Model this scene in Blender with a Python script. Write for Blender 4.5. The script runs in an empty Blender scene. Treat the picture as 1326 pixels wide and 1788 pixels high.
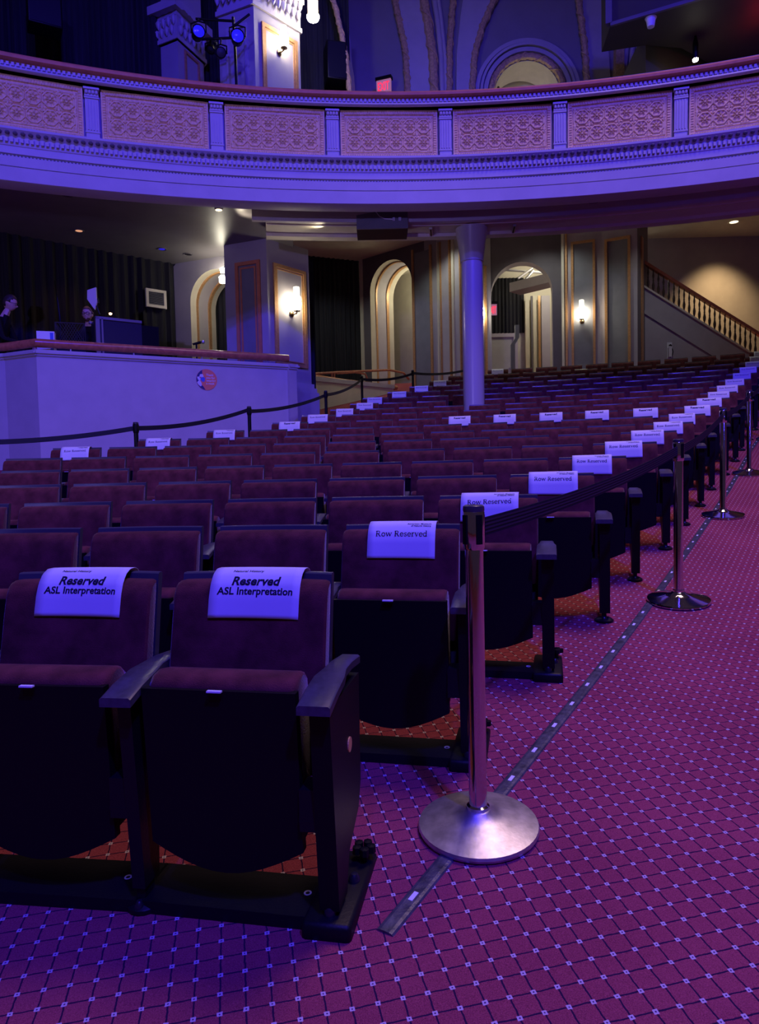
import bpy, bmesh, math, random
from mathutils import Vector, Matrix
random.seed(7)
PI = math.pi
D = bpy.data
SC = bpy.context.scene
COL = SC.collection

# ------------------------------------------------------------------ camera
F_PX, PITCH, ROLL = 1228.9, math.radians(2.8825), math.radians(-1.2654)
EYE = Vector((0, 0, 1.07))
_f = Vector((0, math.cos(PITCH), -math.sin(PITCH)))
_r0 = Vector((1, 0, 0)); _u0 = Vector((0, math.sin(PITCH), math.cos(PITCH)))
_r = _r0 * math.cos(ROLL) + _u0 * math.sin(ROLL)
_u = -_r0 * math.sin(ROLL) + _u0 * math.cos(ROLL)
cd = D.cameras.new('camera'); cam = D.objects.new('camera', cd); COL.objects.link(cam)
cam.matrix_world = Matrix(((_r.x, _u.x, -_f.x, EYE.x), (_r.y, _u.y, -_f.y, EYE.y), (_r.z, _u.z, -_f.z, EYE.z), (0, 0, 0, 1)))
cd.sensor_fit = 'VERTICAL'; cd.sensor_height = 24.0; cd.lens = F_PX / 1788.0 * 24.0
cd.clip_start = 0.05; cd.clip_end = 200
SC.camera = cam

def at(px, py, Y):
    """a point of the hall at distance Y in front of the eye, found from its bearing"""
    d = _f + _r * ((px - 663) / F_PX) - _u * ((py - 894) / F_PX)
    return EYE + d * (Y / d.y)
def atz(px, py, z):
    d = _f + _r * ((px - 663) / F_PX) - _u * ((py - 894) / F_PX)
    return EYE + d * ((z - EYE.z) / d.z)

# ------------------------------------------------------------------ world, exposure, stage light
SC.view_settings.view_transform = 'Standard'; SC.view_settings.look = 'None'
SC.view_settings.gamma = 1.0; SC.view_settings.use_curve_mapping = False
SC.view_settings.exposure = 0.0
w = D.worlds.new('hall_dimness'); SC.world = w; w.use_nodes = True
w.node_tree.nodes['Background'].inputs[0].default_value = (0.50, 0.28, 0.66, 1)
w.node_tree.nodes['Background'].inputs[1].default_value = 0.045

def spot(name, loc, target, color, watts, angle, blend=0.6, radius=0.25):
    l = D.lights.new(name, 'SPOT'); l.color = color; l.energy = watts; l.spot_size = math.radians(angle)
    l.spot_blend = blend; l.shadow_soft_size = radius
    o = D.objects.new(name, l); COL.objects.link(o); o.location = loc
    o.rotation_euler = (Vector(target) - Vector(loc)).to_track_quat('-Z', 'Y').to_euler()
    return o
def point(name, loc, color, watts, radius=0.06):
    l = D.lights.new(name, 'POINT'); l.color = color; l.energy = watts; l.shadow_soft_size = radius
    o = D.objects.new(name, l); COL.objects.link(o); o.location = loc
    return o
def area(name, loc, target, color, watts, sx, sy):
    l = D.lights.new(name, 'AREA'); l.shape = 'RECTANGLE'; l.size = sx; l.size_y = sy; l.spread = math.radians(115); l.color = color; l.energy = watts
    o = D.objects.new(name, l); COL.objects.link(o); o.location = loc
    o.rotation_euler = (Vector(target) - Vector(loc)).to_track_quat('-Z', 'Y').to_euler()
    return o
BLUE = (0.05, 0.025, 1.0); VIOLET = (0.10, 0.07, 1.0); WARM = (1.0, 0.86, 0.62)
spot('stage_wash_blue', (-4.5, -7.0, 3.0), (-2.6, 10.0, 3.3), (0.36, 0.27, 1.0), 2000, 34, 0.6, 0.25)
spot('stage_wash_blue', (3.5, -6.0, 14.0), (1.5, 7.5, 3.0), BLUE, 11500, 80, 0.6, 0.3)
spot('stage_wash_blue', (6.0, -8.0, 2.4), (3.6, 11.5, 4.9), BLUE, 600, 28, 0.6, 0.25)
spot('stage_wash_violet', (-1.0, -7.0, 13.0), (0.5, 9.0, 5.0), VIOLET, 4100, 80, 0.7, 0.4)
area('house_light', (3.6, 5.6, 12.0), (3.0, 4.0, 0.0), (1.0, 0.66, 0.62), 250, 4.0, 4.0)

# ------------------------------------------------------------------ mesh helpers
class MB:
    def __init__(s): s.v = []; s.f = []; s.m = []; s.cur = 0
    def add(s, vs, fs):
        b = len(s.v); s.v += [tuple(p) for p in vs]
        for f in fs: s.f.append(tuple(i + b for i in f)); s.m.append(s.cur)
        return s
    def box(s, x0, x1, y0, y1, z0, z1):
        return s.add([(x0, y0, z0), (x1, y0, z0), (x1, y1, z0), (x0, y1, z0), (x0, y0, z1), (x1, y0, z1), (x1, y1, z1), (x0, y1, z1)],
                     [(0, 3, 2, 1), (4, 5, 6, 7), (0, 1, 5, 4), (1, 2, 6, 5), (2, 3, 7, 6), (3, 0, 4, 7)])
    def prism(s, poly, fn, t0, t1):
        """extrude a polygon of (a, b) between t0 and t1; fn(a, b, t) -> point"""
        n = len(poly)
        vs = [fn(a, b, t0) for a, b in poly] + [fn(a, b, t1) for a, b in poly]
        return s.add(vs, [tuple(range(n))[::-1], tuple(range(n, 2 * n))] + [(i, (i + 1) % n, n + (i + 1) % n, n + i) for i in range(n)])
    def lathe(s, prof, seg=20, o=(0, 0, 0), axis='z', cap=True):
        vs = []; fs = []; n = len(prof)
        for i in range(seg):
            c, q = math.cos(2 * PI * i / seg), math.sin(2 * PI * i / seg)
            for r, h in prof:
                p = (r * c, r * q, h) if axis == 'z' else ((h, r * c, r * q) if axis == 'x' else (r * c, h, r * q))
                vs.append((p[0] + o[0], p[1] + o[1], p[2] + o[2]))
        for i in range(seg):
            j = (i + 1) % seg
            for k in range(n - 1): fs.append((i * n + k, j * n + k, j * n + k + 1, i * n + k + 1))
        if cap:
            if prof[0][0] > 1e-5: fs.append(tuple(i * n for i in range(seg))[::-1])
            if prof[-1][0] > 1e-5: fs.append(tuple(i * n + n - 1 for i in range(seg)))
        return s.add(vs, fs)
    def tube(s, pts, r, seg=8, closed=False):
        pts = [Vector(p) for p in pts]; n = len(pts); vs = []; fs = []
        rr = r if isinstance(r, (list, tuple)) else [r] * n
        up = Vector((0, 0, 1)); prev = None
        for i, p in enumerate(pts):
            a = pts[(i - 1) % n] if (closed or i > 0) else p
            b = pts[(i + 1) % n] if (closed or i < n - 1) else p
            t = (b - a).normalized()
            if prev is None:
                x = t.cross(up)
                if x.length < 1e-3: x = t.cross(Vector((1, 0, 0)))
            else: x = prev - t * prev.dot(t)
            x.normalize(); prev = x; y = t.cross(x)
            for k in range(seg):
                an = 2 * PI * k / seg
                vs.append(p + (x * math.cos(an) + y * math.sin(an)) * rr[i])
        for i in range(n if closed else n - 1):
            j = (i + 1) % n
            for k in range(seg):
                l = (k + 1) % seg
                fs.append((i * seg + k, j * seg + k, j * seg + l, i * seg + l))
        if not closed: fs += [tuple(range(seg)), tuple(range((n - 1) * seg, n * seg))[::-1]]
        return s.add(vs, fs)
    def grid(s, nu, nv, fn, flip=False):
        vs = [fn(i / nu, j / nv) for i in range(nu + 1) for j in range(nv + 1)]
        q = nv + 1
        fs = [(i * q + j, (i + 1) * q + j, (i + 1) * q + j + 1, i * q + j + 1) for i in range(nu) for j in range(nv)]
        if flip: fs = [f[::-1] for f in fs]
        return s.add(vs, fs)
    def strip(s, A, B):
        n = len(A); return s.add(list(A) + list(B), [(i, i + 1, n + i + 1, n + i) for i in range(n - 1)])
    def mesh(s, name, mat, smooth=False, fix=True):
        me = D.meshes.new(name); me.from_pydata(s.v, [], s.f)
        mats = mat if isinstance(mat, (list, tuple)) else [mat]
        for m in mats: me.materials.append(m)
        if len(mats) > 1: me.polygons.foreach_set('material_index', s.m)
        if fix:
            b = bmesh.new(); b.from_mesh(me); bmesh.ops.recalc_face_normals(b, faces=b.faces); b.to_mesh(me); b.free()
        if smooth:
            me.polygons.foreach_set('use_smooth', [True] * len(me.polygons))
            try: me.set_sharp_from_angle(angle=math.radians(40))
            except Exception: pass
        me.update(); return me
    def build(s, name, mat, parent=None, smooth=False, fix=True):
        return place(name, s.mesh(name, mat, smooth, fix), parent)

def place(name, me, parent=None, loc=None, rotz=None):
    o = D.objects.new(name, me); COL.objects.link(o)
    if parent: o.parent = parent
    if loc is not None: o.location = loc
    if rotz is not None: o.rotation_euler = (0, 0, rotz)
    return o
def tag(o, label, cat, group=None):
    o['label'] = label; o['category'] = cat
    if group: o['group'] = group
    return o
def thing(name, label, cat, loc=(0, 0, 0), rotz=0, group=None):
    return tag(place(name, None, None, loc, rotz), label, cat, group)
def struct(o): o['kind'] = 'structure'; return o
def stuff(o): o['kind'] = 'stuff'; return o
def bevel_box(x0, x1, y0, y1, z0, z1, r, name, mat, seg=2):
    b = bmesh.new(); bmesh.ops.create_cube(b, size=1)
    for v in b.verts: v.co = Vector((x0 + (v.co.x + .5) * (x1 - x0), y0 + (v.co.y + .5) * (y1 - y0), z0 + (v.co.z + .5) * (z1 - z0)))
    bmesh.ops.bevel(b, geom=b.edges[:], offset=r, segments=seg, affect='EDGES', profile=0.5)
    me = D.meshes.new(name); b.to_mesh(me); b.free(); me.materials.append(mat)
    me.polygons.foreach_set('use_smooth', [True] * len(me.polygons))
    try: me.set_sharp_from_angle(angle=math.radians(50))
    except Exception: pass
    return me
class Fr:
    """a wall frame: origin on the wall, u along it, n out of it towards the room, z up"""
    def __init__(s, p0, p1):
        s.o = Vector((p0[0], p0[1], 0)); d = Vector((p1[0] - p0[0], p1[1] - p0[1], 0)); s.L = d.length; s.u = d.normalized()
        s.n = Vector((s.u.y, -s.u.x, 0))
    def p(s, a, z, c=0): q = s.o + s.u * a + s.n * c; return (q.x, q.y, z)
    def box(s, mb, a0, a1, z0, z1, c0, c1):
        vs = [s.p(a, z, c) for c in (c0, c1) for z in (z0, z1) for a in (a0, a1)]
        return mb.add(vs, [(0, 1, 3, 2), (4, 6, 7, 5), (0, 4, 5, 1), (2, 3, 7, 6), (0, 2, 6, 4), (1, 5, 7, 3)])
    def ray(s, px, py):
        """where the bearing (px, py) meets this wall: (along, height)"""
        d = _f + _r * ((px - 663) / F_PX) - _u * ((py - 894) / F_PX)
        t = (s.o - EYE).dot(s.n) / d.dot(s.n); q = EYE + d * t
        return (q - s.o).dot(s.u), q.z
    def frame(s, mb, a0, a1, z0, z1, wd, c0, c1):
        s.box(mb, a0, a0 + wd, z0, z1, c0, c1); s.box(mb, a1 - wd, a1, z0, z1, c0, c1)
        s.box(mb, a0 + wd, a1 - wd, z0, z0 + wd, c0, c1); s.box(mb, a0 + wd, a1 - wd, z1 - wd, z1, c0, c1)
def wpt(px, Y): p = at(px, 600, Y); return (p.x, p.y)

# ------------------------------------------------------------------ materials
def M(name, col, rough=0.6, metal=0.0, noise=0.0, nscale=30.0, bump=0.0, bscale=60.0, sheen=0.0, spec=0.5, emit=None, estr=0.0, coat=0.0, trans=0.0, stretch=None):
    m = D.materials.new(name); m.use_nodes = True; nt = m.node_tree; b = nt.nodes['Principled BSDF']
    b.inputs['Base Color'].default_value = (*col, 1); b.inputs['Roughness'].default_value = rough; b.inputs['Metallic'].default_value = metal
    b.inputs['Specular IOR Level'].default_value = spec
    if sheen: b.inputs['Sheen Weight'].default_value = sheen; b.inputs['Sheen Roughness'].default_value = 0.35
    if coat: b.inputs['Coat Weight'].default_value = coat
    if trans: b.inputs['Transmission Weight'].default_value = trans
    if emit: b.inputs['Emission Color'].default_value = (*emit, 1); b.inputs['Emission Strength'].default_value = estr
    if noise or bump:
        tc = nt.nodes.new('ShaderNodeTexCoord'); mp = nt.nodes.new('ShaderNodeMapping')
        nt.links.new(tc.outputs['Object'], mp.inputs[0])
        if stretch: mp.inputs['Scale'].default_value = stretch
    if noise:
        n = nt.nodes.new('ShaderNodeTexNoise'); n.inputs['Scale'].default_value = nscale; n.inputs['Detail'].default_value = 5
        nt.links.new(mp.outputs[0], n.inputs['Vector'])
        r = nt.nodes.new('ShaderNodeValToRGB'); e = r.color_ramp.elements
        e[0].position = 0.3; e[1].position = 0.7
        e[0].color = (*[c * (1 - noise) for c in col], 1); e[1].color = (*[min(1, c * (1 + noise)) for c in col], 1)
        nt.links.new(n.outputs['Fac'], r.inputs[0]); nt.links.new(r.outputs[0], b.inputs['Base Color'])
    if bump:
        n2 = nt.nodes.new('ShaderNodeTexNoise'); n2.inputs['Scale'].default_value = bscale; n2.inputs['Detail'].default_value = 6
        nt.links.new(mp.outputs[0], n2.inputs['Vector'])
        bp = nt.nodes.new('ShaderNodeBump'); bp.inputs['Strength'].default_value = bump; bp.inputs['Distance'].default_value = 0.01
        nt.links.new(n2.outputs['Fac'], bp.inputs['Height']); nt.links.new(bp.outputs[0], b.inputs['Normal'])
    return m
m_velvet = M('burgundy_velvet', (0.098, 0.023, 0.024), 0.85, noise=0.42, nscale=14, bump=0.25, bscale=300, sheen=0.30, spec=0.08)
m_black = M('black_plastic', (0.004, 0.004, 0.005), 0.45, spec=0.22, bump=0.05, bscale=200)
m_blackgloss = M('black_lacquer', (0.055, 0.055, 0.06), 0.30, spec=0.5)
m_arm = M('dark_polymer_arm', (0.055, 0.055, 0.062), 0.30, spec=0.6, noise=0.2, nscale=60)
m_iron = M('black_iron', (0.006, 0.006, 0.008), 0.38, metal=0.0, spec=0.3, bump=0.1, bscale=90)
m_plate = M('black_floor_plate', (0.005, 0.005, 0.006), 0.5, spec=0.25, bump=0.1, bscale=120)
m_bolt = M('dark_bolt', (0.06, 0.06, 0.08), 0.3, metal=0.8)
m_yellow = M('yellow_disc', (0.75, 0.42, 0.12), 0.5)
m_white = M('white_tag', (0.75, 0.75, 0.78), 0.5)
m_paper = M('white_paper', (0.66, 0.66, 0.70), 0.75, spec=0.1, noise=0.03, nscale=8)
m_ink = M('dark_ink', (0.012, 0.012, 0.035), 0.8, spec=0.1)
m_inkgrey = M('pale_ink', (0.50, 0.50, 0.53), 0.8, spec=0.1)
m_chrome = M('polished_chrome', (0.72, 0.70, 0.72), 0.10, metal=1.0, bump=0.01, bscale=20)
m_steel = M('scuffed_steel', (0.66, 0.64, 0.66), 0.46, metal=1.0, noise=0.25, nscale=25, bump=0.04, bscale=120)
m_belt = M('black_webbing', (0.016, 0.015, 0.018), 0.75, spec=0.2, bump=0.3, bscale=400)
m_track = M('grey_track', (0.10, 0.10, 0.115), 0.42, metal=0.5, noise=0.45, nscale=30, bump=0.2, bscale=80, stretch=(1, 1, 1))
m_lens = M('track_lens', (0.75, 0.72, 0.8), 0.4, emit=(0.8, 0.75, 1.0), estr=0.04)
m_wall = M('mauve_plaster', (0.38, 0.355, 0.385), 0.6, noise=0.06, nscale=3, bump=0.05, bscale=40)
m_wallb = M('pale_plaster', (0.46, 0.43, 0.47), 0.55, noise=0.05, nscale=4, bump=0.05, bscale=60)
m_panel = M('slate_panel', (0.20, 0.205, 0.235), 0.5, noise=0.08, nscale=5, bump=0.05, bscale=60)
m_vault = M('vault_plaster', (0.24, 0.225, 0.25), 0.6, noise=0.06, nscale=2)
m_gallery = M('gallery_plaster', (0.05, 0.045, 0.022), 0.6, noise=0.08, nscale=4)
m_baluster = M('dark_baluster', (0.05, 0.03, 0.02), 0.45)
m_dark = M('dusky_plaster', (0.13, 0.115, 0.135), 0.6, noise=0.08, nscale=4)
m_cream = M('cream_plaster', (0.62, 0.58, 0.47), 0.6, noise=0.05, nscale=5)
m_gold = M('gilt_trim', (0.55, 0.30, 0.13), 0.38, metal=0.25, noise=0.15, nscale=30)
m_terra = M('terracotta_relief', (0.80, 0.58, 0.29), 0.6, noise=0.15, nscale=25)
m_rope = M('gilded_garland', (0.55, 0.38, 0.20), 0.6, noise=0.3, nscale=20)
m_curtain = M('black_drape', (0.024, 0.024, 0.030), 0.85, spec=0.15, noise=0.3, nscale=3, stretch=(30, 30, 0.5))
m_soffit = M('soffit_paint', (0.20, 0.185, 0.20), 0.42, spec=0.5, noise=0.10, nscale=2.5, bump=0.12, bscale=3)
m_copper = M('varnished_rail', (0.46, 0.16, 0.08), 0.25, spec=0.6, coat=0.4, noise=0.2, nscale=15)
m_rail2 = M('rose_rail', (0.60, 0.22, 0.11), 0.4, spec=0.5, noise=0.1, nscale=10)
m_column = M('column_enamel', (0.42, 0.39, 0.44), 0.30, spec=0.6, coat=0.3)
m_bronze = M('aged_bronze', (0.18, 0.12, 0.06), 0.35, metal=0.9)
m_glow = M('frosted_glass_lit', (0.9, 0.86, 0.76), 0.5, emit=(1.0, 0.90, 0.66), estr=36.0)
m_glowdim = M('frosted_glass', (0.75, 0.73, 0.68), 0.4, emit=(1.0, 0.9, 0.7), estr=3.0)
m_bulb = M('lamp_face', (0.9, 0.88, 0.8), 0.5, emit=(1.0, 0.92, 0.72), estr=50.0)
m_red = M('exit_red', (0.8, 0.03, 0.06), 0.5, emit=(1.0, 0.02, 0.06), estr=1.6)
m_exitface = M('exit_face', (0.35, 0.12, 0.2), 0.5, emit=(0.75, 0.30, 0.5), estr=0.35)
m_skin = M('skin', (0.55, 0.33, 0.27), 0.5, noise=0.08, nscale=30)
m_hair = M('brown_hair', (0.035, 0.022, 0.016), 0.6, noise=0.3, nscale=60)
m_cloth = M('black_clothing', (0.012, 0.012, 0.015), 0.9, spec=0.1, noise=0.2, nscale=20)
m_blueled = M('blue_lens', (0.02, 0.02, 0.4), 0.2, emit=(0.03, 0.02, 1.0), estr=0.5)
m_alu = M('aluminium_edge', (0.6, 0.6, 0.63), 0.3, metal=0.9)
m_navy = M('navy_panel', (0.016, 0.015, 0.03), 0.6, noise=0.1, nscale=40)
m_orange = M('coral_print', (0.80, 0.22, 0.13), 0.6)
m_dkblue = M('navy_print', (0.02, 0.02, 0.16), 0.6)
m_mask = M('blue_print', (0.06, 0.12, 0.62), 0.6)
m_lav = M('lavender_print', (0.62, 0.60, 0.80), 0.6)
m_door = M('grey_door', (0.42, 0.43, 0.42), 0.5, noise=0.05, nscale=6)

def carpet():
    m = D.materials.new('patterned_carpet'); m.use_nodes = True; nt = m.node_tree; N = nt.nodes; L = nt.links
    b = N['Principled BSDF']; b.inputs['Roughness'].default_value = 0.95; b.inputs['Specular IOR Level'].default_value = 0.08
    tc = N.new('ShaderNodeTexCoord'); mp = N.new('ShaderNodeMapping')
    L.new(tc.outputs['Object'], mp.inputs[0])
    c = 1 / 0.0533; mp.inputs['Rotation'].default_value = (0, 0, math.radians(-11.8)); mp.inputs['Scale'].default_value = (c, c, c)
    mp.inputs['Location'].default_value = (0.10, 0.22, 0)
    wob = N.new('ShaderNodeTexNoise'); wob.inputs['Scale'].default_value = 2.6; wob.inputs['Detail'].default_value = 3
    L.new(mp.outputs[0], wob.inputs['Vector'])
    sx = N.new('ShaderNodeSeparateXYZ'); L.new(mp.outputs[0], sx.inputs[0])
    def mth(op, a, bb=None):
        n = N.new('ShaderNodeMath'); n.operation = op
        for i, q in enumerate((a, bb)):
            if q is None: continue
            if isinstance(q, (int, float)): n.inputs[i].default_value = q
            else: L.new(q, n.inputs[i])
        return n.outputs[0]
    wv = mth('MULTIPLY', mth('SUBTRACT', wob.outputs['Fac'], 0.5), 0.10)
    def dist(s): return mth('ABSOLUTE', mth('SUBTRACT', mth('FRACT', mth('ADD', mth('ADD', s, wv), 0.5)), 0.5))
    du, dv = dist(sx.outputs[0]), dist(sx.outputs[1])
    line = mth('LESS_THAN', mth('MINIMUM', du, dv), 0.036)
    dot = mth('LESS_THAN', mth('MAXIMUM', du, dv), 0.105)
    eye = mth('LESS_THAN', mth('ADD', du, dv), 0.045)
    fine = N.new('ShaderNodeTexNoise'); fine.inputs['Scale'].default_value = 420; fine.inputs['Detail'].default_value = 2
    L.new(tc.outputs['Object'], fine.inputs['Vector'])
    big = N.new('ShaderNodeTexNoise'); big.inputs['Scale'].default_value = 1.6; big.inputs['Detail'].default_value = 4
    L.new(tc.outputs['Object'], big.inputs['Vector'])
    rp = N.new('ShaderNodeValToRGB'); rp.color_ramp.elements[0].position = 0.3; rp.color_ramp.elements[1].position = 0.72
    rp.color_ramp.elements[0].color = (0.15, 0.020, 0.038, 1); rp.color_ramp.elements[1].color = (0.46, 0.090, 0.120, 1)
    L.new(mth('ADD', mth('MULTIPLY', fine.outputs['Fac'], 0.65), mth('MULTIPLY', big.outputs['Fac'], 0.35)), rp.inputs[0])
    def mix(fac, a, col):
        n = N.new('ShaderNodeMix'); n.data_type = 'RGBA'; L.new(fac, n.inputs[0]); L.new(a, n.inputs[6]); n.inputs[7].default_value = (*col, 1)
        return n.outputs[2]
    c1 = mix(line, rp.outputs[0], (0.030, 0.010, 0.040)); c2 = mix(dot, c1, (0.56, 0.46, 0.50)); c3 = mix(eye, c2, (0.06, 0.03, 0.10))
    L.new(c3, b.inputs['Base Color'])
    bp = N.new('ShaderNodeBump'); bp.inputs['Strength'].default_value = 0.5; bp.inputs['Distance'].default_value = 0.004
    L.new(fine.outputs['Fac'], bp.inputs['Height']); L.new(bp.outputs[0], b.inputs['Normal'])
    return m
m_carpet = carpet()

# ------------------------------------------------------------------ the raked floor
CC = Vector((-2.0947, -7.2523, 0))            # the point all seat rows curve around
KR = [9.356 + .8176 * k for k in range(19)]   # radius of each row, at the top of the backs
KZ = [0, .072, .155, .251, .36, .48, .603, .722, .855, 1.001, 1.158, 1.311, 1.477, 1.654, 1.84, 2.033, 2.232, 2.437, 2.648]
KT = [.1893, .2165, .2413, .2666, .2865, .3052, .321, .3356, .3475, .3597, .3703, .3802, .3892, .3976]
KT += [(7.947 + (10.355 - 7.947) * (k - 13) / 5) / KR[k] for k in range(14, 19)]
KW = [.501, .514, .549, .556, .519, .556, .545, .537, .528, .564, .582, .538, .557, .534, .536, .538, .54, .54, .543]
_xs = [2.0, 5.0, 7.5] + [a - .25 for a in KR] + [40.0]; _zs = [-.28, -.25, -.11] + KZ + [2.648 + .26 * (40 - KR[18] + .25)]
def zrho(r):
    for i in range(len(_xs) - 1):
        if r <= _xs[i + 1]: return _zs[i] + (_zs[i + 1] - _zs[i]) * (r - _xs[i]) / (_xs[i + 1] - _xs[i])
    return _zs[-1]
def zf(x, y): return zrho(math.hypot(x - CC.x, y - CC.y))
def polar(rho, a, z=0): return Vector((CC.x + rho * math.sin(a), CC.y + rho * math.cos(a), z))
rs = sorted(set([3.0 + .4 * i for i in range(64)] + [a - .25 for a in KR]))
mb = MB(); mb.strip([], []) if False else None
AN = 60
pts = [[polar(r, -.85 + 1.75 * j / AN, zrho(r)) for j in range(AN + 1)] for r in rs]
vs = [p for row in pts for p in row]; q = AN + 1
mb.add(vs, [(i * q + j, i * q + j + 1, (i + 1) * q + j + 1, (i + 1) * q + j) for i in range(len(rs) - 1) for j in range(AN)])
fl = struct(mb.build('floor', m_carpet, smooth=True)); fl['label'] = 'raked burgundy carpet with dark lattice and pale dots'

# ------------------------------------------------------------------ balcony
def bal(off, z, deg):
    t = (z - 5.0) / 1.5; R = 14.915 - 1.129 * t + off; a = math.radians(deg)
    d = -4.47 + 1.04 * t + 4.0; r = d * math.cos(a) + math.sqrt(R * R - (d * math.sin(a)) ** 2)
    return Vector((.84 + r * math.sin(a), -4.0 + r * math.cos(a), z))
def sweep(mb, prof, a0=-33.0, a1=33.0, n=110, closed=True):
    m = len(prof)
    vs = [bal(o, z, a0 + (a1 - a0) * i / n) for i in range(n + 1) for o, z in prof]
    fs = []
    for i in range(n):
        for k in range(m if closed else m - 1):
            l = (k + 1) % m; fs.append((i * m + k, (i + 1) * m + k, (i + 1) * m + l, i * m + l))
    if closed: fs += [tuple(range(m)), tuple(range(n * m, n * m + m))[::-1]]
    return mb.add(vs, fs)
bc = thing('balcony', 'curved plaster balcony front with carved panels and a rose coloured rail', 'balcony', (0, 0, 0))
b = MB(); sweep(b, [(.0, 6.455), (-.03, 6.33), (.13, 6.33), (.13, 5.66), (-.02, 5.66), (-.075, 5.653), (-.075, 5.625), (-.01, 5.56), (-.01, 5.455), (0, 5.445), (-.005, 5.357), (.02, 5.35), (.02, 5.322), (-.02, 5.317), (-.02, 5.200), (.0, 5.197), (.0, 5.183), (-.035, 5.181), (-.035, 5.012), (-.02, 5.0), (.25, 5.0), (.25, 6.455)])
b.build('fascia', m_wallb, bc, smooth=True)
b = MB(); sweep(b, [(-.085, 6.470), (-.09, 6.50), (-.07, 6.525), (.0, 6.535), (.17, 6.535), (.19, 6.50), (.18, 6.455), (-.06, 6.455)])
b.build('handrail', m_rail2, bc, smooth=True)
b = MB(); sweep(b, [(-.05, 6.378), (-.06, 6.355), (-.03, 6.33), (.06, 6.33), (.06, 6.385)]); b.build('moulding', m_wallb, bc, smooth=True)
def blocks(mb, o0, o1, z0, z1, step, duty, a0=-33, a1=33):
    n = int((a1 - a0) / step)
    for i in range(n):
        s = a0 + i * step; e = s + step * duty
        vs = [bal(o, z, a) for o in (o0, o1) for z in (z0, z1) for a in (s, e)]
        mb.add(vs, [(0, 1, 3, 2), (4, 6, 7, 5), (0, 4, 5, 1), (2, 3, 7, 6), (0, 2, 6, 4), (1, 5, 7, 3)])
b = MB(); blocks(b, -.045, .05, 6.395, 6.435, .24, .55); stuff(b.build('dentil_course', m_wallb, bc))
b = MB(); blocks(b, -.045, .05, 5.485, 5.535, .24, .55); stuff(b.build('dentil_course', m_wallb, bc))
b = MB()
n = int(66 / .36)
for i in range(n):
    c = bal(-.045, 5.592, -33 + i * .36)
    b.lathe([(0, -.028), (.022, -.018), (.032, 0), (.022, .018), (0, .028)], 6, c)
stuff(b.build('egg_moulding', m_dark, bc, smooth=True))  # darker plaster colour stands in for the shade under the ledge
b = MB()
n = int(66 / .17)
for i in range(n):
    c = bal(.008, 5.336, -33 + i * .17)
    b.lathe([(0, -.012), (.013, 0), (0, .012)], 5, c)
stuff(b.build('bead_moulding', m_panel, bc))
# carved panels and the little pilasters between them
PW, PH = 1.40, 0.655
def sm(d, w, s): return max(0.0, min(1.0, (w - abs(d)) / s))
def relief(x, z):
    ex, ez = min(x, PW - x), min(z, PH - z); e = min(ex, ez)
    if e < .018: return .030
    if e < .062: return .018 + .014 * abs(math.sin((x if ez < ex else z) * 95)) * sm(e - .040, .022, .008)
    if e < .078: return .004
    h = 0.0
    if e < .10: h = .016
    X, Z = x - PW / 2, z - PH / 2
    px, pz = .200, .225
    i = round((X + px * 2.5) / px); i = max(0, min(5, i)); cx = -px * 2.5 + i * px
    cz = pz / 2 if Z > 0 else -pz / 2
    dx, dz = X - cx, Z - cz; d = math.hypot(dx, dz); th = math.atan2(dz, dx)
    oc = max(abs(dx), abs(dz), (abs(dx) + abs(dz)) * .7071) 
    h = max(h, .024 * sm(oc - .088, .014, .006), .014 * sm(oc - .112, .008, .004))
    if d < .078: h = max(h, .010 + .008 * math.cos(8 * th) * sm(d - .055, .03, .01))
    mx = ((X + px * 3) % px) - px / 2 if False else ((X + 100 * px) % px)
    mx = min(mx, px - mx)                          # to the line between two rosettes
    for (ux, uz) in ((mx, abs(Z)), (mx, abs(abs(Z) - .225))):
        dd = math.hypot(ux, uz)
        if dd < .05: h = max(h, .012 + .010 * math.cos(5 * math.atan2(uz, ux)) if dd > .016 else .022)
    for sgn in (1, -1):
        q = (X * 1.0 + sgn * Z * (px / pz) + 100 * px) % px; q = min(q, px - q)
        h = max(h, .015 * sm(q, .012, .006)) if oc > .095 else h
    return h
NX, NZ = 176, 84
b = MB(); b.grid(NX, NZ, lambda u, v: (-PW / 2 + u * PW, -relief(u * PW, v * PH), v * PH))
me_panel = b.mesh('carved_panel', m_terra, smooth=False)
b = MB()
b.lathe([(0, -.030), (.012, -.026), (.018, -.012)], 8, axis='y', cap=False)
for k in range(8):
    a = k * PI / 4
    c = (.038 * math.cos(a), -.014, .038 * math.sin(a)); tx = (math.cos(a), math.sin(a)); nx = (-tx[1], tx[0])
    vs = [(c[0] - tx[0] * .022, -.012, c[2] - tx[1] * .022), (c[0] + nx[0] * .013, -.012, c[2] + nx[1] * .013), (c[0] + tx[0] * .024, -.010, c[2] + tx[1] * .024), (c[0] - nx[0] * .013, -.012, c[2] - nx[1] * .013), (c[0], -.028, c[2])]
    b.add(vs, [(0, 4, 1), (1, 4, 2), (2, 4, 3), (3, 4, 0)])
me_ros = b.mesh('rosette', m_terra)
pil_b = MB(); pil_b.box(-.085, .085, -.035, .10, 0, .655)
for k in range(4): pil_b.box(-.062 + k * .036, -.046 + k * .036, -.046, -.03, .12, .50)
pil_b.box(-.092, .092, -.045, .03, .085, .105); pil_b.box(-.092, .092, -.048, .03, .515, .535)
me_pil = pil_b.mesh('pilaster', m_wallb)
cap_b = MB(); cap_b.box(-.09, .09, -.05, .03, .54, .555); cap_b.box(-.098, .098, -.062, .03, .625, .650)
for k in range(4):
    cap_b.lathe([(0, -.028), (.020, -.01), (.022, .015), (.01, .03)], 6, (-.063 + k * .042, -.042, .588))
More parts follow.
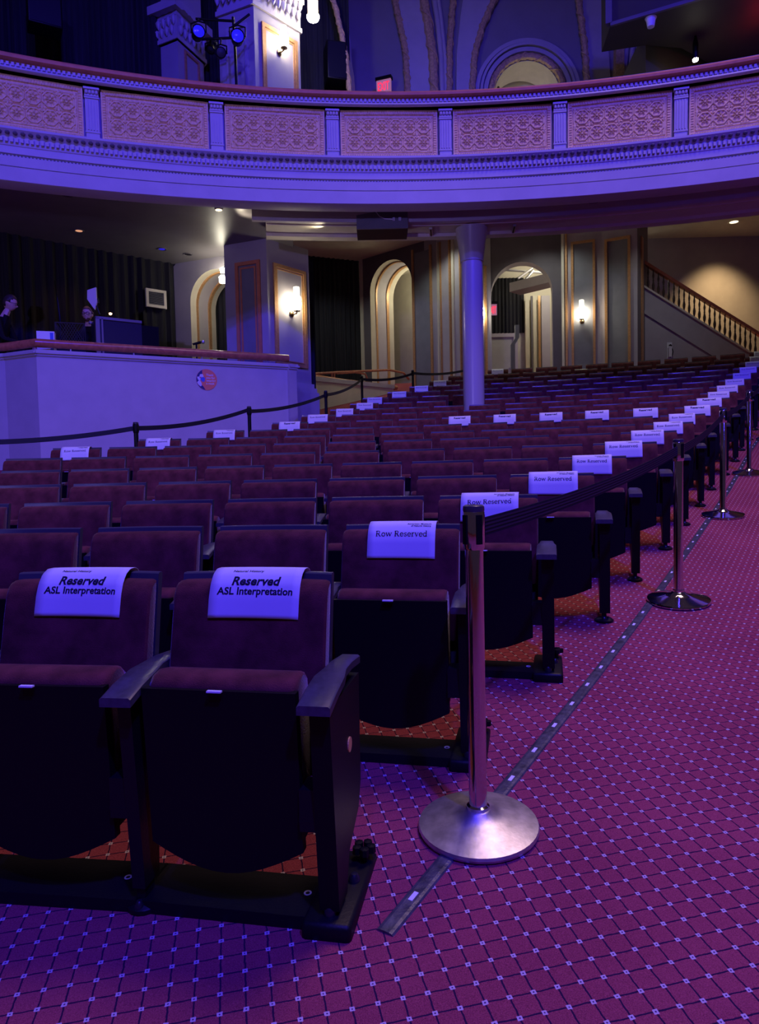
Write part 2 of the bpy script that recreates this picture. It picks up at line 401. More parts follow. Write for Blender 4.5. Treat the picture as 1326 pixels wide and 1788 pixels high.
me_cap = cap_b.mesh('capital', m_wallb)
STEP = 6.46
def bal_m(off, z, a):
    o = bal(off, z, a); Z = (bal(off, z + .66, a) - o).normalized(); X = (bal(off, z, a + .5) - bal(off, z, a - .5)).normalized(); Y = Z.cross(X).normalized(); X = Y.cross(Z)
    return Matrix(((X.x, Y.x, Z.x, o.x), (X.y, Y.y, Z.y, o.y), (X.z, Y.z, Z.z, o.z), (0, 0, 0, 1)))
for k in range(-2, 9):
    a = -18.46 + STEP * k
    p = place('pilaster', me_pil, bc); p.matrix_local = bal_m(.045, 5.663, a); place('capital', me_cap, p)
    if k < 8:
        a2 = a + STEP / 2; 
        p = place('carved_panel', me_panel, bc); p.matrix_local = bal_m(.06, 5.668, a2)
        for i in range(6):
            for j in range(2):
                place('rosette', me_ros, p, (-.5 + i * .2, -.004, PH / 2 + (j - .5) * .225))

# ------------------------------------------------------------------ ceiling under the balcony, ring beam, column
def ring(mb, r0, r1, z0, z1, a0, a1, n=60, c=(.84, -4.3)):
    g = lambda r, z, i: (c[0] + r * math.sin(math.radians(a0 + (a1 - a0) * i / n)), c[1] + r * math.cos(math.radians(a0 + (a1 - a0) * i / n)), z)
    vs = [g(r, z, i) for i in range(n + 1) for r, z in ((r0, z0), (r1, z0), (r1, z1), (r0, z1))]
    fs = [(i * 4 + k, (i + 1) * 4 + k, (i + 1) * 4 + (k + 1) % 4, i * 4 + (k + 1) % 4) for i in range(n) for k in range(4)]
    return mb.add(vs, fs + [(0, 1, 2, 3), (n * 4, n * 4 + 1, n * 4 + 2, n * 4 + 3)])
b = MB(); ring(b, 14.75, 16.15, 5.16, 5.36, -34, 34)
ring(b, 16.15, 21.5, 5.16, 5.36, -34, -7.6, 30); struct(b.build('ceiling', m_soffit, smooth=True))
b = MB(); ring(b, 16.15, 26.5, 7.15, 7.35, -7.6, 38, 40); ring(b, 16.10, 16.15, 5.16, 7.3, -7.6, 38, 40)
struct(b.build('ceiling_rear', m_cream, smooth=True))
b = MB(); ring(b, 15.42, 15.50, 5.0, 5.16, -10, 34); struct(b.build('trim_1', m_wallb, smooth=True))
b = MB(); ring(b, 15.50, 16.10, 5.02, 5.16, -9.2, 34); ring(b, 16.02, 16.2, 4.97, 5.16, -9.2, 34); ring(b, 15.60, 15.64, 5.0, 5.16, -9.2, 34)
struct(b.build('trim_2', m_cream, smooth=True))

cpos = at(826, 560, 11.5); cz = zf(cpos.x, cpos.y)
col = thing('support_column', 'smooth round lilac column with flared top rising between the seats', 'column', (cpos.x, cpos.y, cz))
b = MB(); b.lathe([(.17, -.02), (.17, 4.72 - cz - .15)], 40); b.build('shaft', m_column, col, smooth=True)
b = MB(); b.lathe([(.17, 4.47 - cz), (.185, 4.475 - cz), (.185, 4.50 - cz), (.255, 5.0 - cz)], 40); b.build('flared_capital', m_column, col, smooth=True)

# ------------------------------------------------------------------ sconces
def sconce(name, p, n, label, s=1.0):
    t = thing(name, label, 'wall lamp', p, math.atan2(n.y, n.x) + PI / 2)
    # local -y points into the room
    b = MB(); b.lathe([(0, -.02), (.03, -.02), (.05, -.008), (.055, 0)], 16, (0, 0, -.16 * s), axis='y'); b.build('backplate', m_bronze, t, smooth=True)
    b = MB(); b.tube([(0, -.01, -.16 * s), (0, -.06, -.175 * s), (0, -.12, -.17 * s), (0, -.13, -.14 * s)], .012, 8)
    b.lathe([(.0, 0), (.055, .004), (.06, .014), (.03, .02)], 16, (0, -.13, -.145 * s)); b.build('bracket', m_bronze, t, smooth=True)
    b = MB(); b.lathe([(.035, -.12 * s), (.075, -.10 * s), (.085, -.02 * s), (.078, .06 * s), (.06, .085 * s)], 20, (0, -.13, 0)); b.build('glass_shade', m_glow, t, smooth=True)
    b = MB(); b.lathe([(.05, .085 * s), (.055, .09 * s), (.055, .22 * s), (.05, .225 * s)], 16, (0, -.13, 0)); b.build('glass_chimney', m_glowdim, t, smooth=True)
    return t

# ------------------------------------------------------------------ corner pier beside the booth (lower and upper storey)
def pierbox(mb, pts, z0, z1):
    return mb.prism([(p[0], p[1]) for p in pts], lambda a, b_, t: (a, b_, t), z0, z1)
PC = Vector((-1.83, 12.2, 0)); PR = Vector((-1.19, 12.97, 0)); PL = Vector((-2.62, 12.52, 0)); PB = Vector((-2.0, 13.3, 0))
def off_poly(pts, d):
    c = sum((Vector(p) for p in pts), Vector()) / len(pts)
    return [Vector(p) + (Vector(p) - c).normalized() * d for p in pts]
pier = [PL, PC, PR, PB]
b = MB(); pierbox(b, pier, 1.4, 5.2); pr_ = struct(b.build('wall_pier', m_wall))
b = MB(); pierbox(b, off_poly(pier, .14), 1.4, 2.62); pierbox(b, off_poly(pier, .10), 2.62, 2.70); pierbox(b, off_poly(pier, .05), 2.70, 2.78)
b.build('plinth', m_wallb, pr_)
b = MB(); pierbox(b, off_poly(pier, .09), 1.4, 2.30); 
def panel_on(fr, px0, py0, px1, py1, name_parent, wd=.055, fill=m_panel, z0=None, z1=None, mat=m_gold, depth=.03):
    a0, zt = fr.ray(px0, py0); a1, zb = fr.ray(px1, py1)
    if z0 is not None: zb = z0
    if z1 is not None: zt = z1
    b = MB(); fr.box(b, a0, a1, zb, zt, -.01, .006); o = b.build('wall_panel', fill, name_parent)
    b = MB(); fr.frame(b, a0, a1, zb, zt, wd, 0, depth); fr.frame(b, a0 + wd + .015, a1 - wd - .015, zb + wd + .015, zt - wd - .015, wd * .35, 0, depth * .6)
    b.build('panel_moulding', mat, name_parent)
frR = Fr(PC, PR); frL = Fr(PL, PC)
a0, _ = frR.ray(478, 540); a1, _ = frR.ray(534, 540)
b = MB(); frR.box(b, a0, a1, 3.05, 4.78, -.01, .006); b.build('wall_panel', m_wall, pr_)
b = MB(); frR.frame(b, a0, a1, 3.05, 4.78, .06, 0, .035); frR.frame(b, a0 + .075, a1 - .075, 3.125, 4.705, .018, 0, .02); b.build('panel_moulding', m_gold, pr_)
a0, _ = frL.ray(414, 540); a1, _ = frL.ray(457, 540)
b = MB(); frL.box(b, a0, a1, 2.85, 4.82, -.01, .006); b.build('wall_panel', m_panel, pr_)
b = MB(); frL.frame(b, a0, a1, 2.85, 4.82, .06, 0, .035); frL.frame(b, a0 + .09, a1 - .09, 2.94, 4.73, .03, 0, .02); b.build('panel_moulding', m_rail2, pr_)
a, z = frR.ray(508, 530); P = Vector(frR.p(a, z, .02))
sconce('wall_sconce', P, frR.n, 'lit glass wall sconce on the lower pier beside the booth', 1.15)

# upper pier with carved capital
UC = at(446, 120, 12.2); UR = at(525, 120, 12.97); UL = at(384, 120, 12.5); UB = Vector((-2.0, 13.5, 0))
up = [Vector((p.x, p.y, 0)) for p in (UL, UC, UR)] + [UB]
b = MB(); pierbox(b, up, 6.0, 9.1); pu = struct(b.build('wall_pier_upper', m_wall))
b = MB(); pierbox(b, off_poly(up, .05), 9.0, 9.08); pierbox(b, off_poly(up, .10), 9.50, 9.6); pierbox(b, off_poly(up, .02), 9.08, 9.5); pierbox(b, off_poly(up, .2), 10.1, 10.3); pierbox(b, off_poly(up, .06), 9.6, 10.1)
b.build('capital', m_wallb, pu)
def leafage(mb, fr, L, z0, z1, step, off):
    n = max(2, int(L / step))
    for i in range(n):
        a = (i + .5) * L / n
        for r in range(2):
            zz = z0 + (z1 - z0) * (r * .5 + .25)
            c = Vector(fr.p(a + (r - .5) * step * .4, zz, off)); s = (z1 - z0) * .26
            mb.lathe([(0, -s), (step * .32, -s * .3), (step * .42, s * .5), (step * .2, s)], 7, c)
fU = [Fr(up[1], up[2]), Fr(up[0], up[1])]
b = MB()
for fr in fU: leafage(b, fr, fr.L, 9.14, 9.48, .11, .07); leafage(b, fr, fr.L, 9.62, 10.08, .14, .13)
stuff(b.build('carved_leaves', m_wallb, pu, smooth=True))
fr = fU[0]; a0, _ = fr.ray(458, 120); a1, _ = fr.ray(519, 120)
b = MB(); fr.box(b, a0, a1, 6.7, 8.80, -.01, .006); b.build('wall_panel', m_wall, pu)
b = MB(); fr.frame(b, a0, a1, 6.7, 8.80, .06, 0, .035); fr.frame(b, a0 + .075, a1 - .075, 6.78, 8.725, .018, 0, .02); b.build('panel_moulding', m_gold, pu)
fr2 = fU[1]; a0, _ = fr2.ray(398, 120); a1, _ = fr2.ray(434, 120)
b = MB(); fr2.frame(b, a0, a1, 6.7, 8.75, .05, 0, .03); b.build('panel_moulding', m_wallb, pu)
a, z = fr.ray(486, 76); P = Vector(fr.p(a, z, .02))
sconce('wall_sconce', P, fr.n, 'lit glass wall sconce on the upper pier above the balcony rail', 1.0)

# far pier of the upper storey, with capital
FA = at(268, 120, 14.4); FB = at(312, 120, 14.1); FC_ = at(356, 120, 14.9); FD = at(330, 120, 15.6)
fp = [Vector((p.x, p.y, 0)) for p in (FA, FB, FC_, FD)]
b = MB(); pierbox(b, fp, 6.0, 9.6); pf = struct(b.build('wall_pier_far', m_wall))
zt = at(300, 75, 14.2).z; zt2 = at(300, 25, 14.2).z
b = MB(); pierbox(b, off_poly(fp, .07), zt, zt + .08); pierbox(b, off_poly(fp, .05), zt + .45, zt + .52); pierbox(b, off_poly(fp, .2), zt2, zt2 + .16); pierbox(b, off_poly(fp, .04), zt, zt2)
pierbox(b, off_poly(fp, -.02), zt2 + .16, zt2 + 2.2)
b.build('capital', m_wallb, pf)
b = MB()
for i in range(2):
    fr = Fr(fp[i], fp[i + 1]); leafage(b, fr, fr.L, zt + .1, zt + .44, .13, .05); leafage(b, fr, fr.L, zt + .54, zt2 - .02, .15, .1)
stuff(b.build('carved_leaves', m_wallb, pf, smooth=True))
fr = Fr(fp[1], fp[2]); a0, _ = fr.ray(323, 140); a1, z1 = fr.ray(347, 110)
b = MB(); fr.frame(b, a0, a1, 6.7, z1, .05, 0, .03); b.build('panel_moulding', m_gold, pf)

# ------------------------------------------------------------------ drapes
def drape(name, p0, p1, z0, z1, label, fold=.17, amp=.05, jig=.4):
    fr = Fr(p0, p1); n = max(6, int(fr.L / fold)); b = MB()
    ph = [random.uniform(-jig, jig) for _ in range(n + 2)]
    m = n * 6
    def fn(u, v):
        a = u * fr.L; k = u * n
        c = amp * math.sin(2 * PI * k + ph[int(k)] * .8) * (0.75 + .25 * math.sin(k * 1.7)) * (1.0 - .25 * v)
        return fr.p(a, z0 + (z1 - z0) * v, c)
    b.grid(m, 4, fn)
    return tag(b.build(name, m_curtain, smooth=True, fix=False), label, 'curtain')
q0 = atz(-60, 395, 5.15); q1 = atz(306, 462, 5.15)
drape('pleated_drape', q0, q1, 2.14, 5.16, 'long black pleated drape along the back of the booth')
drape('pleated_drape', at(-90, 80, 12.9), at(285, 80, 14.3), 6.0, 11.6, 'tall black pleated drape behind the balcony rail beside a carved pier', .2, .06)
drape('pleated_drape', at(352, 100, 15.9), at(392, 100, 15.7), 7.2, 11.6, 'narrow black drape between the two upper piers', .15, .05)
drape('pleated_drape', at(520, 100, 15.2), at(611, 100, 15.4), 7.2, 11.8, 'charcoal pleated drape behind the hanging lantern', .12, .035)

# ------------------------------------------------------------------ walls with arches
def arch_pts(a0, a1, zs, zb, n=18):
    r = (a1 - a0) / 2; c = (a0 + a1) / 2
    return [(a0, zb)] + [(c - r * math.cos(PI * i / n), zs + r * math.sin(PI * i / n)) for i in range(n + 1)] + [(a1, zb)]
def arch_wall(fr, A0, A1, Z0, Z1, a0, a1, zs, zb, th, name, mat, matr, depth_bands=None):
    """wall slab from A0 to A1 with a round-headed opening; the reveal is th deep"""
    B = arch_pts(a0, a1, zs, zb); n = len(B)
    O = []
    for i, (a, z) in enumerate(B):
        if i == 0: O.append((A0, Z0))
        elif i == n - 1: O.append((A1, Z0))
        else:
            t = (i - 1) / (n - 3)
            if t < .25: O.append((A0, zs + (Z1 - zs) * t / .25))
            elif t <= .75: O.append((A0 + (A1 - A0) * (t - .25) / .5, Z1))
            else: O.append((A1, Z1 + (zs - Z1) * (t - .75) / .25))
    b = MB(); b.strip([fr.p(a, z) for a, z in O], [fr.p(a, z) for a, z in B])
    o = struct(b.build(name, mat, fix=False))
    bands = depth_bands or [(0, th, matr)]
    for (c0, c1, mt) in bands:
        lift = .02 if mt is m_gold else 0
        def sh(q, k):
            cx = (a0 + a1) / 2; a, z = q
            return (a + (k if a < cx else -k if a > cx else 0), z - (k if z > zs else 0))
        BB = [sh(q, lift) for q in B]
        bb = MB(); bb.strip([fr.p(a, z, -c0) for a, z in BB], [fr.p(a, z, -c1) for a, z in BB])
        if lift:
            bb.strip([fr.p(a, z, -c0) for a, z in B], [fr.p(a, z, -c0) for a, z in BB]); bb.strip([fr.p(a, z, -c1) for a, z in B], [fr.p(a, z, -c1) for a, z in BB])
        bb.build('reveal_band' if mt is not m_gold else 'gilt_band', mt, o, smooth=True, fix=False)
    return o
def bands(th):
    return [(0, th * .22, m_cream), (th * .22, th * .28, m_gold), (th * .28, th * .68, m_wallb), (th * .68, th * .78, m_gold), (th * .78, th, m_cream)]
# left: wall with an arch behind the booth
fl_ = Fr((atz(303, 462, 5.15).x, atz(303, 462, 5.15).y), (-2.0, 12.78))
a0, zb = fl_.ray(336, 625); _, zt = fl_.ray(372, 470); r = .55
aw = arch_wall(fl_, 0, fl_.L, 1.9, 5.2, a0, a0 + 2 * r, zt - r, 1.9, .8, 'wall_arch_left', m_wall, m_cream, bands(.8))
drape('pleated_drape', fl_.p(a0 - .4, 0, -.95), fl_.p(a0 + 2.2, 0, -.75), 1.9, 5.1, 'black drape seen through the arch beside the booth', .12, .04)
b = MB(); fl_.box(b, -.9, a0 - .35, 1.9, 5.1, -1.6, -1.5); struct(b.build('wall_booth_back', m_cream))
# lights mounted at that arch
P = at(389, 478, 12.9)
t = thing('arch_spotlight', 'pair of small white lamp heads fixed at the booth arch', 'spotlight', P)
for dz, s in ((.06, .8), (-.10, 1.2)):
    b = MB(); b.lathe([(.0, -.06 * s), (.05 * s, -.05 * s), (.06 * s, .03 * s), (.03 * s, .06 * s), (0, .06 * s)], 14, (0, 0, dz)); b.build('lamp_head', m_bulb, t, smooth=True)
b = MB(); b.tube([(0, .02, .1), (.02, .1, .14), (.03, .4, .16)], .012, 6); b.build('mounting_arm', m_iron, t)

# rear wall: facets from the doorway round to the stair
def facet(name, px0, Y0, px1, Y1, z0, z1, mat):
    fr = Fr(wpt(px0, Y0), wpt(px1, Y1)); b = MB(); fr.box(b, 0, fr.L, z0, z1, -.12, 0)
    return fr, struct(b.build(name, mat))
drape('pleated_drape', (*wpt(541, 19.6), 0), (*wpt(634, 20.2), 0), 3.0, 7.15, 'black pleated curtain closing the doorway beside the pier', .14, .05)
fr = Fr(wpt(632, 20.1), wpt(744, 18.6)); 
a0, _ = fr.ray(649, 620); a1, _ = fr.ray(722, 620); _, zt = fr.ray(688, 452)
rr = (a1 - a0) / 2
aw2 = arch_wall(fr, 0, fr.L, 3.0, 7.3, a0, a1, zt - rr, 3.0, 1.0, 'wall_arch_rear', m_dark, m_cream, bands(1.0))
b = MB(); fr.box(b, -.01, .10, 3.0, 7.2, 0, .03); b.build('edge_trim', m_cream, aw2)
b = MB(); fr.box(b, a0 - 1.2, a1 + .45, 3.0, 7.3, -2.1, -2.0); nb = struct(b.build('wall_niche', m_cream))
a, z = fr.ray(692, 535)
b = MB(); fr.box(b, a - .05 + .5, a + .13 + .5, z - .28, z + .28, -2.0, -1.98); b.build('niche_notice', m_panel, nb)
point('niche_lamp', fr.p((a0 + a1) / 2 + .2, 6.4, -1.5), (1.0, .92, .66), 38, .15)
f3, o3 = facet('wall_rear_slate', 744, 18.6, 765, 18.4, 3.0, 7.3, m_wall)
fr3 = Fr(wpt(722, 18.9), wpt(765, 18.35))
for px in (724, 755):
    a, _ = fr3.ray(px, 560); b = MB(); fr3.box(b, a - .03, a + .03, 3.0, 7.0, .01, .05); b.build('gilt_strip', m_gold, o3)
a0, _ = fr3.ray(727, 560); a1, _ = fr3.ray(752, 560); b = MB(); fr3.box(b, a0, a1, 3.0, 6.9, .0, .02); b.build('wall_panel', m_panel, o3)
f4, o4 = facet('wall_rear_bay', 765, 18.4, 815, 17.5, 3.0, 7.3, m_wallb)
for px, wd, mt in ((768, .05, m_cream), (772, .02, m_gold), (788.5, .05, m_gold), (794, .08, m_cream), (806.5, .035, m_gold)):
    a, _ = f4.ray(px, 560); b = MB(); f4.box(b, a - wd / 2, a + wd / 2, 3.0, 7.0, .0, .05); b.build('pilaster_strip', mt, o4)
f5, o5 = facet('wall_rear_centre', 815, 17.5, 859, 17.7, 3.0, 7.3, m_wall)
a, _ = f5.ray(848, 560); b = MB(); f5.box(b, a - .03, a + .03, 3.0, 6.2, 0, .04); b.build('gilt_strip', m_gold, o5)
a, z = f5.ray(836, 548); sconce('wall_sconce', Vector(f5.p(a, z, .02)), f5.n, 'lit glass wall sconce half hidden behind the round column', 1.3)
fr6 = Fr(wpt(856, 17.75), wpt(988, 17.45))
a0, _ = fr6.ray(859, 600); a1, _ = fr6.ray(966, 600); _, zt = fr6.ray(912, 457); rr = (a1 - a0) / 2
aw3 = arch_wall(fr6, 0, fr6.L, 3.0, 7.3, a0, a1, zt - rr, 3.0, .35, 'wall_arch_lobby', m_dark, m_wall)
# lobby beyond that arch
fb = Fr(wpt(800, 20.5), wpt(1040, 20.5))
b = MB(); fb.box(b, 0, fb.L, 3.0, 7.6, -.1, 0); lob = struct(b.build('wall_lobby', m_cream))
b = MB(); fb.box(b, 0, fb.L, 7.0, 7.1, 0, 3.0); struct(b.build('ceiling_lobby', m_cream))
point('lobby_lamp', fb.p(fb.L * .62, 6.6, 1.5), (1.0, .92, .72), 60, .15)
drape('pleated_drape', fb.p(fb.ray(850, 540)[0], 0, .04), fb.p(fb.ray(915, 540)[0], 0, .04), fb.ray(890, 582)[1], fb.ray(890, 486)[1], 'short black curtain hanging above the grey lobby door', .1, .035)
dl = Fr(fb.p(0, 0, .2), fb.p(fb.L, 0, .2))
a0, zt = dl.ray(858, 590); a1, _ = dl.ray(896, 590)
b = MB(); dl.box(b, a0, a1, 3.2, zt, 0, .05); dr = struct(b.build('door_1', m_door))
b = MB(); dl.box(b, a0 - .08, a1 + .12, zt, zt + .1, 0, .1); dl.box(b, a1, a1 + .12, 3.2, zt, 0, .1); b.build('door_frame', m_wallb, dr)
b = MB(); dl.box(b, a1 - .12, a1 - .06, 4.05, 4.09, .05, .10); b.build('door_handle', m_alu, dr)
for px, wd, mt in ((921, .12, m_cream), (929, .05, m_dark), (934, .10, m_cream), (942, .06, m_gold), (953, .24, m_wallb)):
    a, _ = dl.ray(px, 560); b = MB(); dl.box(b, a - wd / 2, a + wd / 2, 3.2, 6.1, -.02, .03); b.build('pilaster_strip', mt, lob)
P0 = at(890, 498, 19.2); P1 = at(952, 484, 18.4)
frh = Fr((P0.x, P0.y), (P1.x, P1.y)); b = MB(); frh.box(b, 0, frh.L + .3, P0.z - .18, P0.z + .06, -.5, 0); hd = struct(b.build('trim_3', m_wallb))
for k, (x0, y0, x1, y1, Y) in enumerate(((868, 470, 950, 476, 19.6), (905, 486, 930, 468, 19.4), (918, 488, 932, 472, 19.5))):
    b = MB(); b.tube([at(x0, y0, Y), at(x1, y1, Y)], .035, 8); struct(b.build('trim_%d' % (4 + k), m_alu))
# steel post standing in the lobby arch
P = at(896, 640, 17.3); 
t = thing('steel_post', 'slim grey steel post with a slanted head before the lobby door', 'post', (P.x, P.y, 3.05))
b = MB(); b.box(-.05, .05, -.04, .04, 0, 1.15); b.build('shaft', m_panel, t)
b = MB(); b.prism([(-.05, 1.15), (.05, 1.15), (.16, 1.32), (.16, 1.62), (.06, 1.62), (.06, 1.30)], lambda a, z, y: (a, y, z), -.04, .04); b.build('slanted_head', m_panel, t)

f7, o7 = facet('wall_rear_pilaster', 988, 17.3, 1052, 17.0, 3.0, 7.3, m_wallb)
for px, wd, mt in ((990, .05, m_gold), (984, .06, m_cream)):
    a, _ = f7.ray(px, 560); b = MB(); f7.box(b, a - wd / 2, a + wd / 2, 3.0, 7.0, .0, .05); b.build('pilaster_strip', mt, o7)
a0, _ = f7.ray(998, 500); a1, _ = f7.ray(1040, 500); _, zt = f7.ray(1018, 421)
b = MB(); f7.box(b, a0, a1, 3.0, zt, 0, .012); b.build('wall_panel', m_panel, o7)
b = MB(); f7.frame(b, a0, a1, 3.0, zt, .055, 0, .05); b.build('panel_moulding', m_gold, o7)
a, z = f7.ray(1017, 547); sconce('wall_sconce', Vector(f7.p(a, z, .02)), f7.n, 'lit glass wall sconce on the rear wall between gilt strips', 1.25)
f8, o8 = facet('wall_rear_panel', 1052, 17.0, 1114, 16.6, 3.0, 7.3, m_wallb)
a0, _ = f8.ray(1057, 500); a1, _ = f8.ray(1102, 500); _, zt = f8.ray(1080, 415)
b = MB(); f8.box(b, a0, a1, 3.0, zt, 0, .012); b.build('wall_panel', m_panel, o8)
b = MB(); f8.frame(b, a0, a1, 3.0, zt, .06, 0, .05); b.build('panel_moulding', m_gold, o8)
f9, o9 = facet('wall_rear_return', 1114, 16.6, 1132, 17.6, 3.0, 7.3, m_dark)
a, _ = f9.ray(1121, 520); b = MB(); f9.box(b, a - .09, a + .09, 3.0, 6.6, 0, .03); b.build('gilt_strip', m_gold, o9)

# ------------------------------------------------------------------ stair in the right-hand recess
fs_ = Fr((6.35, 17.3), (13.0, 17.3))                  # plane of the stringer
fw = Fr((5.9, 18.7), (14.0, 18.7))
b = MB(); fw.box(b, 0, fw.L, 3.0, 7.3, -.12, 0); struct(b.build('wall_stair', m_wall))
A0 = fs_.ray(1125, 503); A1 = fs_.ray(1326, 628); sl = (A1[1] - A0[1]) / (A1[0] - A0[0])
T0 = fs_.ray(1125, 456); T1 = fs_.ray(1326, 577)
aL = A0[0] - .35; aR = A1[0] + 1.3
lo = lambda a: A0[1] + (a - A0[0]) * sl
b = MB(); b.prism([(aL, 2.9), (aR, 2.9), (aR, max(2.95, lo(aR))), (aL, lo(aL))], lambda a, z, c: fs_.p(a, z, c), -.12, 0)
sw = struct(b.build('wall_stringer', m_wall))
b = MB(); b.prism([(aL, lo(aL)), (aL, lo(aL) + .05), (aR, lo(aR) + .05), (aR, lo(aR))], lambda a, z, c: fs_.p(a, z, c), -.16, .05); b.build('stringer_cap', m_cream, sw)
b = MB(); b.prism([(aL, lo(aL) - .62), (aL, lo(aL) - .54), (aR, lo(aR) - .54), (aR, lo(aR) - .62)], lambda a, z, c: fs_.p(a, z, c), 0, .04); b.build('stringer_moulding', m_wall, sw)
n = 16
stp = MB()
for i in range(n):
    a = aL + (aR - aL) * i / n; stp.prism([(a, 2.95), (a + (aR - aL) / n, 2.95), (a + (aR - aL) / n, lo(a) - .05), (a, lo(a) - .05)], lambda a_, z, c: fs_.p(a_, z, c), -1.4, -.13)
stp.build('steps', m_dark, sw)
hgt = T0[1] - A0[1]
bt = thing('stair_balustrade', 'dark turned balustrade with a reddish handrail descending along the stair', 'balustrade', fs_.p(A0[0], A0[1] + .05, -.05))
def bloc(a, z): return (a - A0[0], 0, z - A0[1] - .05)
b = MB(); b.prism([(aL, lo(aL) + hgt - .05), (aL, lo(aL) + hgt + .03), (aR, lo(aR) + hgt + .03), (aR, lo(aR) + hgt - .05)], lambda a, z, c: (a - A0[0], c, z - A0[1] - .05), -.06, .06); b.build('handrail', m_copper, bt)
h2 = hgt - .10
b = MB(); b.lathe([(.016, -.05), (.016, h2 * .12), (.030, h2 * .2), (.034, h2 * .33), (.016, h2 * .5), (.022, h2 * .55), (.014, h2 * .6), (.028, h2 * .75), (.014, h2 * .9), (.016, h2 + .03)], 10)
me_bal = b.mesh('baluster', m_baluster, smooth=True)
pitch = (A1[0] - A0[0]) / 22.5
i = 0
while aL + .1 + i * pitch < aR - .1:
    a = aL + .1 + i * pitch; place('baluster', me_bal, bt, bloc(a, lo(a) + .05)); i += 1
P = at(1293, 399, 17.9); 
spot('stair_downlight', (fs_.p(fs_.ray(1300, 500)[0], 7.0, -.3)), fs_.p(fs_.ray(1300, 500)[0], 3.9, -1.4), (1.0, .66, .28), 330, 88, 1.0, .1)
for px_, y_ in ((600, 18.2), (760, 17.2), (960, 16.4), (1200, 15.2)):
    w_ = at(px_, 600, y_); spot('rear_fill', (w_.x, w_.y, 7.1), (w_.x, w_.y + .3, 3), (.96, 1.0, .92), 80, 120, .7, .1)  # unseen spots without fixtures, added to lift the rear rows and walls
b = MB(); fw.box(b, 0, fw.L, 7.12, 7.2, 0, 3.6); struct(b.build('ceiling_stair', m_cream))
# white alarm handset on the stringer wall
a, z = fs_.ray(1169, 614)
t = thing('wall_handset', 'white plate with a dark handset on the wall under the stair', 'wall phone', fs_.p(a, z, .005))
b = MB(); b.box(-.06, .06, -.02, 0, -.20, .22); b.build('plate', m_white, t)
b = MB(); b.box(-.045, .03, -.09, -.02, -.14, .08); b.build('housing', m_white, t)
b = MB(); b.tube([(.045, -.07, .06), (.06, -.08, -.02), (.04, -.07, -.12), (-.01, -.07, -.15)], .012, 6); b.tube([(-.03, -.06, .13), (.0, -.07, .15), (.03, -.06, .13)], .02, 6); b.build('handset', m_black, t)

# ------------------------------------------------------------------ low wall and handrails by the pier
B0 = Vector((-1.3, 16.75, 0)); B1 = Vector((.45, 19.0, 0)); fr = Fr(B0, B1)
B0e = B0 - fr.u * .9
fr = Fr(B0e, B1)
_, z0 = fr.ray(560, 672); _, z1 = fr.ray(677, 676)
b = MB(); b.prism([(0, 2.2), (fr.L, 3.0), (fr.L, z1 - .02), (0, z0 + .05)], lambda a, z, c: fr.p(a, z, c), -.15, 0)
lw = struct(b.build('wall_low', m_cream))
b = MB(); b.prism([(0, z0 + .05), (fr.L, z1 - .02), (fr.L, z1 + .08), (0, z0 + .15)], lambda a, z, c: fr.p(a, z, c), -.19, .04); b.build('wall_cap', m_wallb, lw)
t = thing('ramp_handrail', 'copper coloured double handrail along the low cream wall', 'handrail', fr.p(0, z0 + .15, -.08))
o = Vector(fr.p(0, z0 + .15, -.08))
def rr_(px, py, c=-.08):
    f2 = Fr(Vector(fr.p(0, 0, c)), Vector(fr.p(fr.L, 0, c))); a, z = f2.ray(px, py); return Vector(f2.p(a, z)) - o
b = MB(); b.tube([rr_(530, 655), rr_(600, 666), rr_(692, 677)], .065, 10); b.build('lower_rail', m_copper, t, smooth=True)
b = MB(); b.tube([rr_(530, 653.5), rr_(590, 650), rr_(680, 646), rr_(705, 651), rr_(714, 662)], .03, 8); b.build('upper_rail', m_copper, t, smooth=True)
b = MB(); b.tube([rr_(588, 652), rr_(620, 650), rr_(638, 653), rr_(643, 664)], .025, 8); b.build('return_rail', m_copper, t, smooth=True)
for px, y0, y1 in ((584, 652, 668), (579.5, 652, 668)):
    b = MB(); b.tube([rr_(px, y0), rr_(px, y1)], .025, 8); b.build('post', m_copper, t, smooth=True)

# ------------------------------------------------------------------ vault and ribs of the upper hall
frv = Fr((-1.5, 18.0), (12.0, 18.0))
uc, uz = frv.ray(921, 165); ro = .0
r_in = abs(frv.ray(921 + 57, 165)[0] - uc); r_mid = abs(frv.ray(921 + 70, 165)[0] - uc); r_out = abs(frv.ray(921 + 90, 165)[0] - uc)
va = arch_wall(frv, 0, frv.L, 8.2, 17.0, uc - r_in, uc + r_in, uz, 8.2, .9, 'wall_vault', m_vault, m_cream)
def arc_band(mb, r0, r1, c0, c1, n=28):
    for i in range(n):
        t0, t1 = -.35 + (PI + .7) * i / n, -.35 + (PI + .7) * (i + 1) / n
        vs = [frv.p(uc - r * math.cos(t), uz + r * math.sin(t), c) for c in (c0, c1) for r in (r0, r1) for t in (t0, t1)]
        mb.add(vs, [(0, 1, 3, 2), (4, 6, 7, 5), (0, 4, 5, 1), (2, 3, 7, 6)])
    return mb
b = MB(); arc_band(b, r_mid, r_mid + .10, 0, .10); arc_band(b, r_mid + .13, r_mid + .19, 0, .14); arc_band(b, r_mid + .22, r_out + .03, 0, .09); b.build('arch_moulding', m_wallb, va, smooth=True)
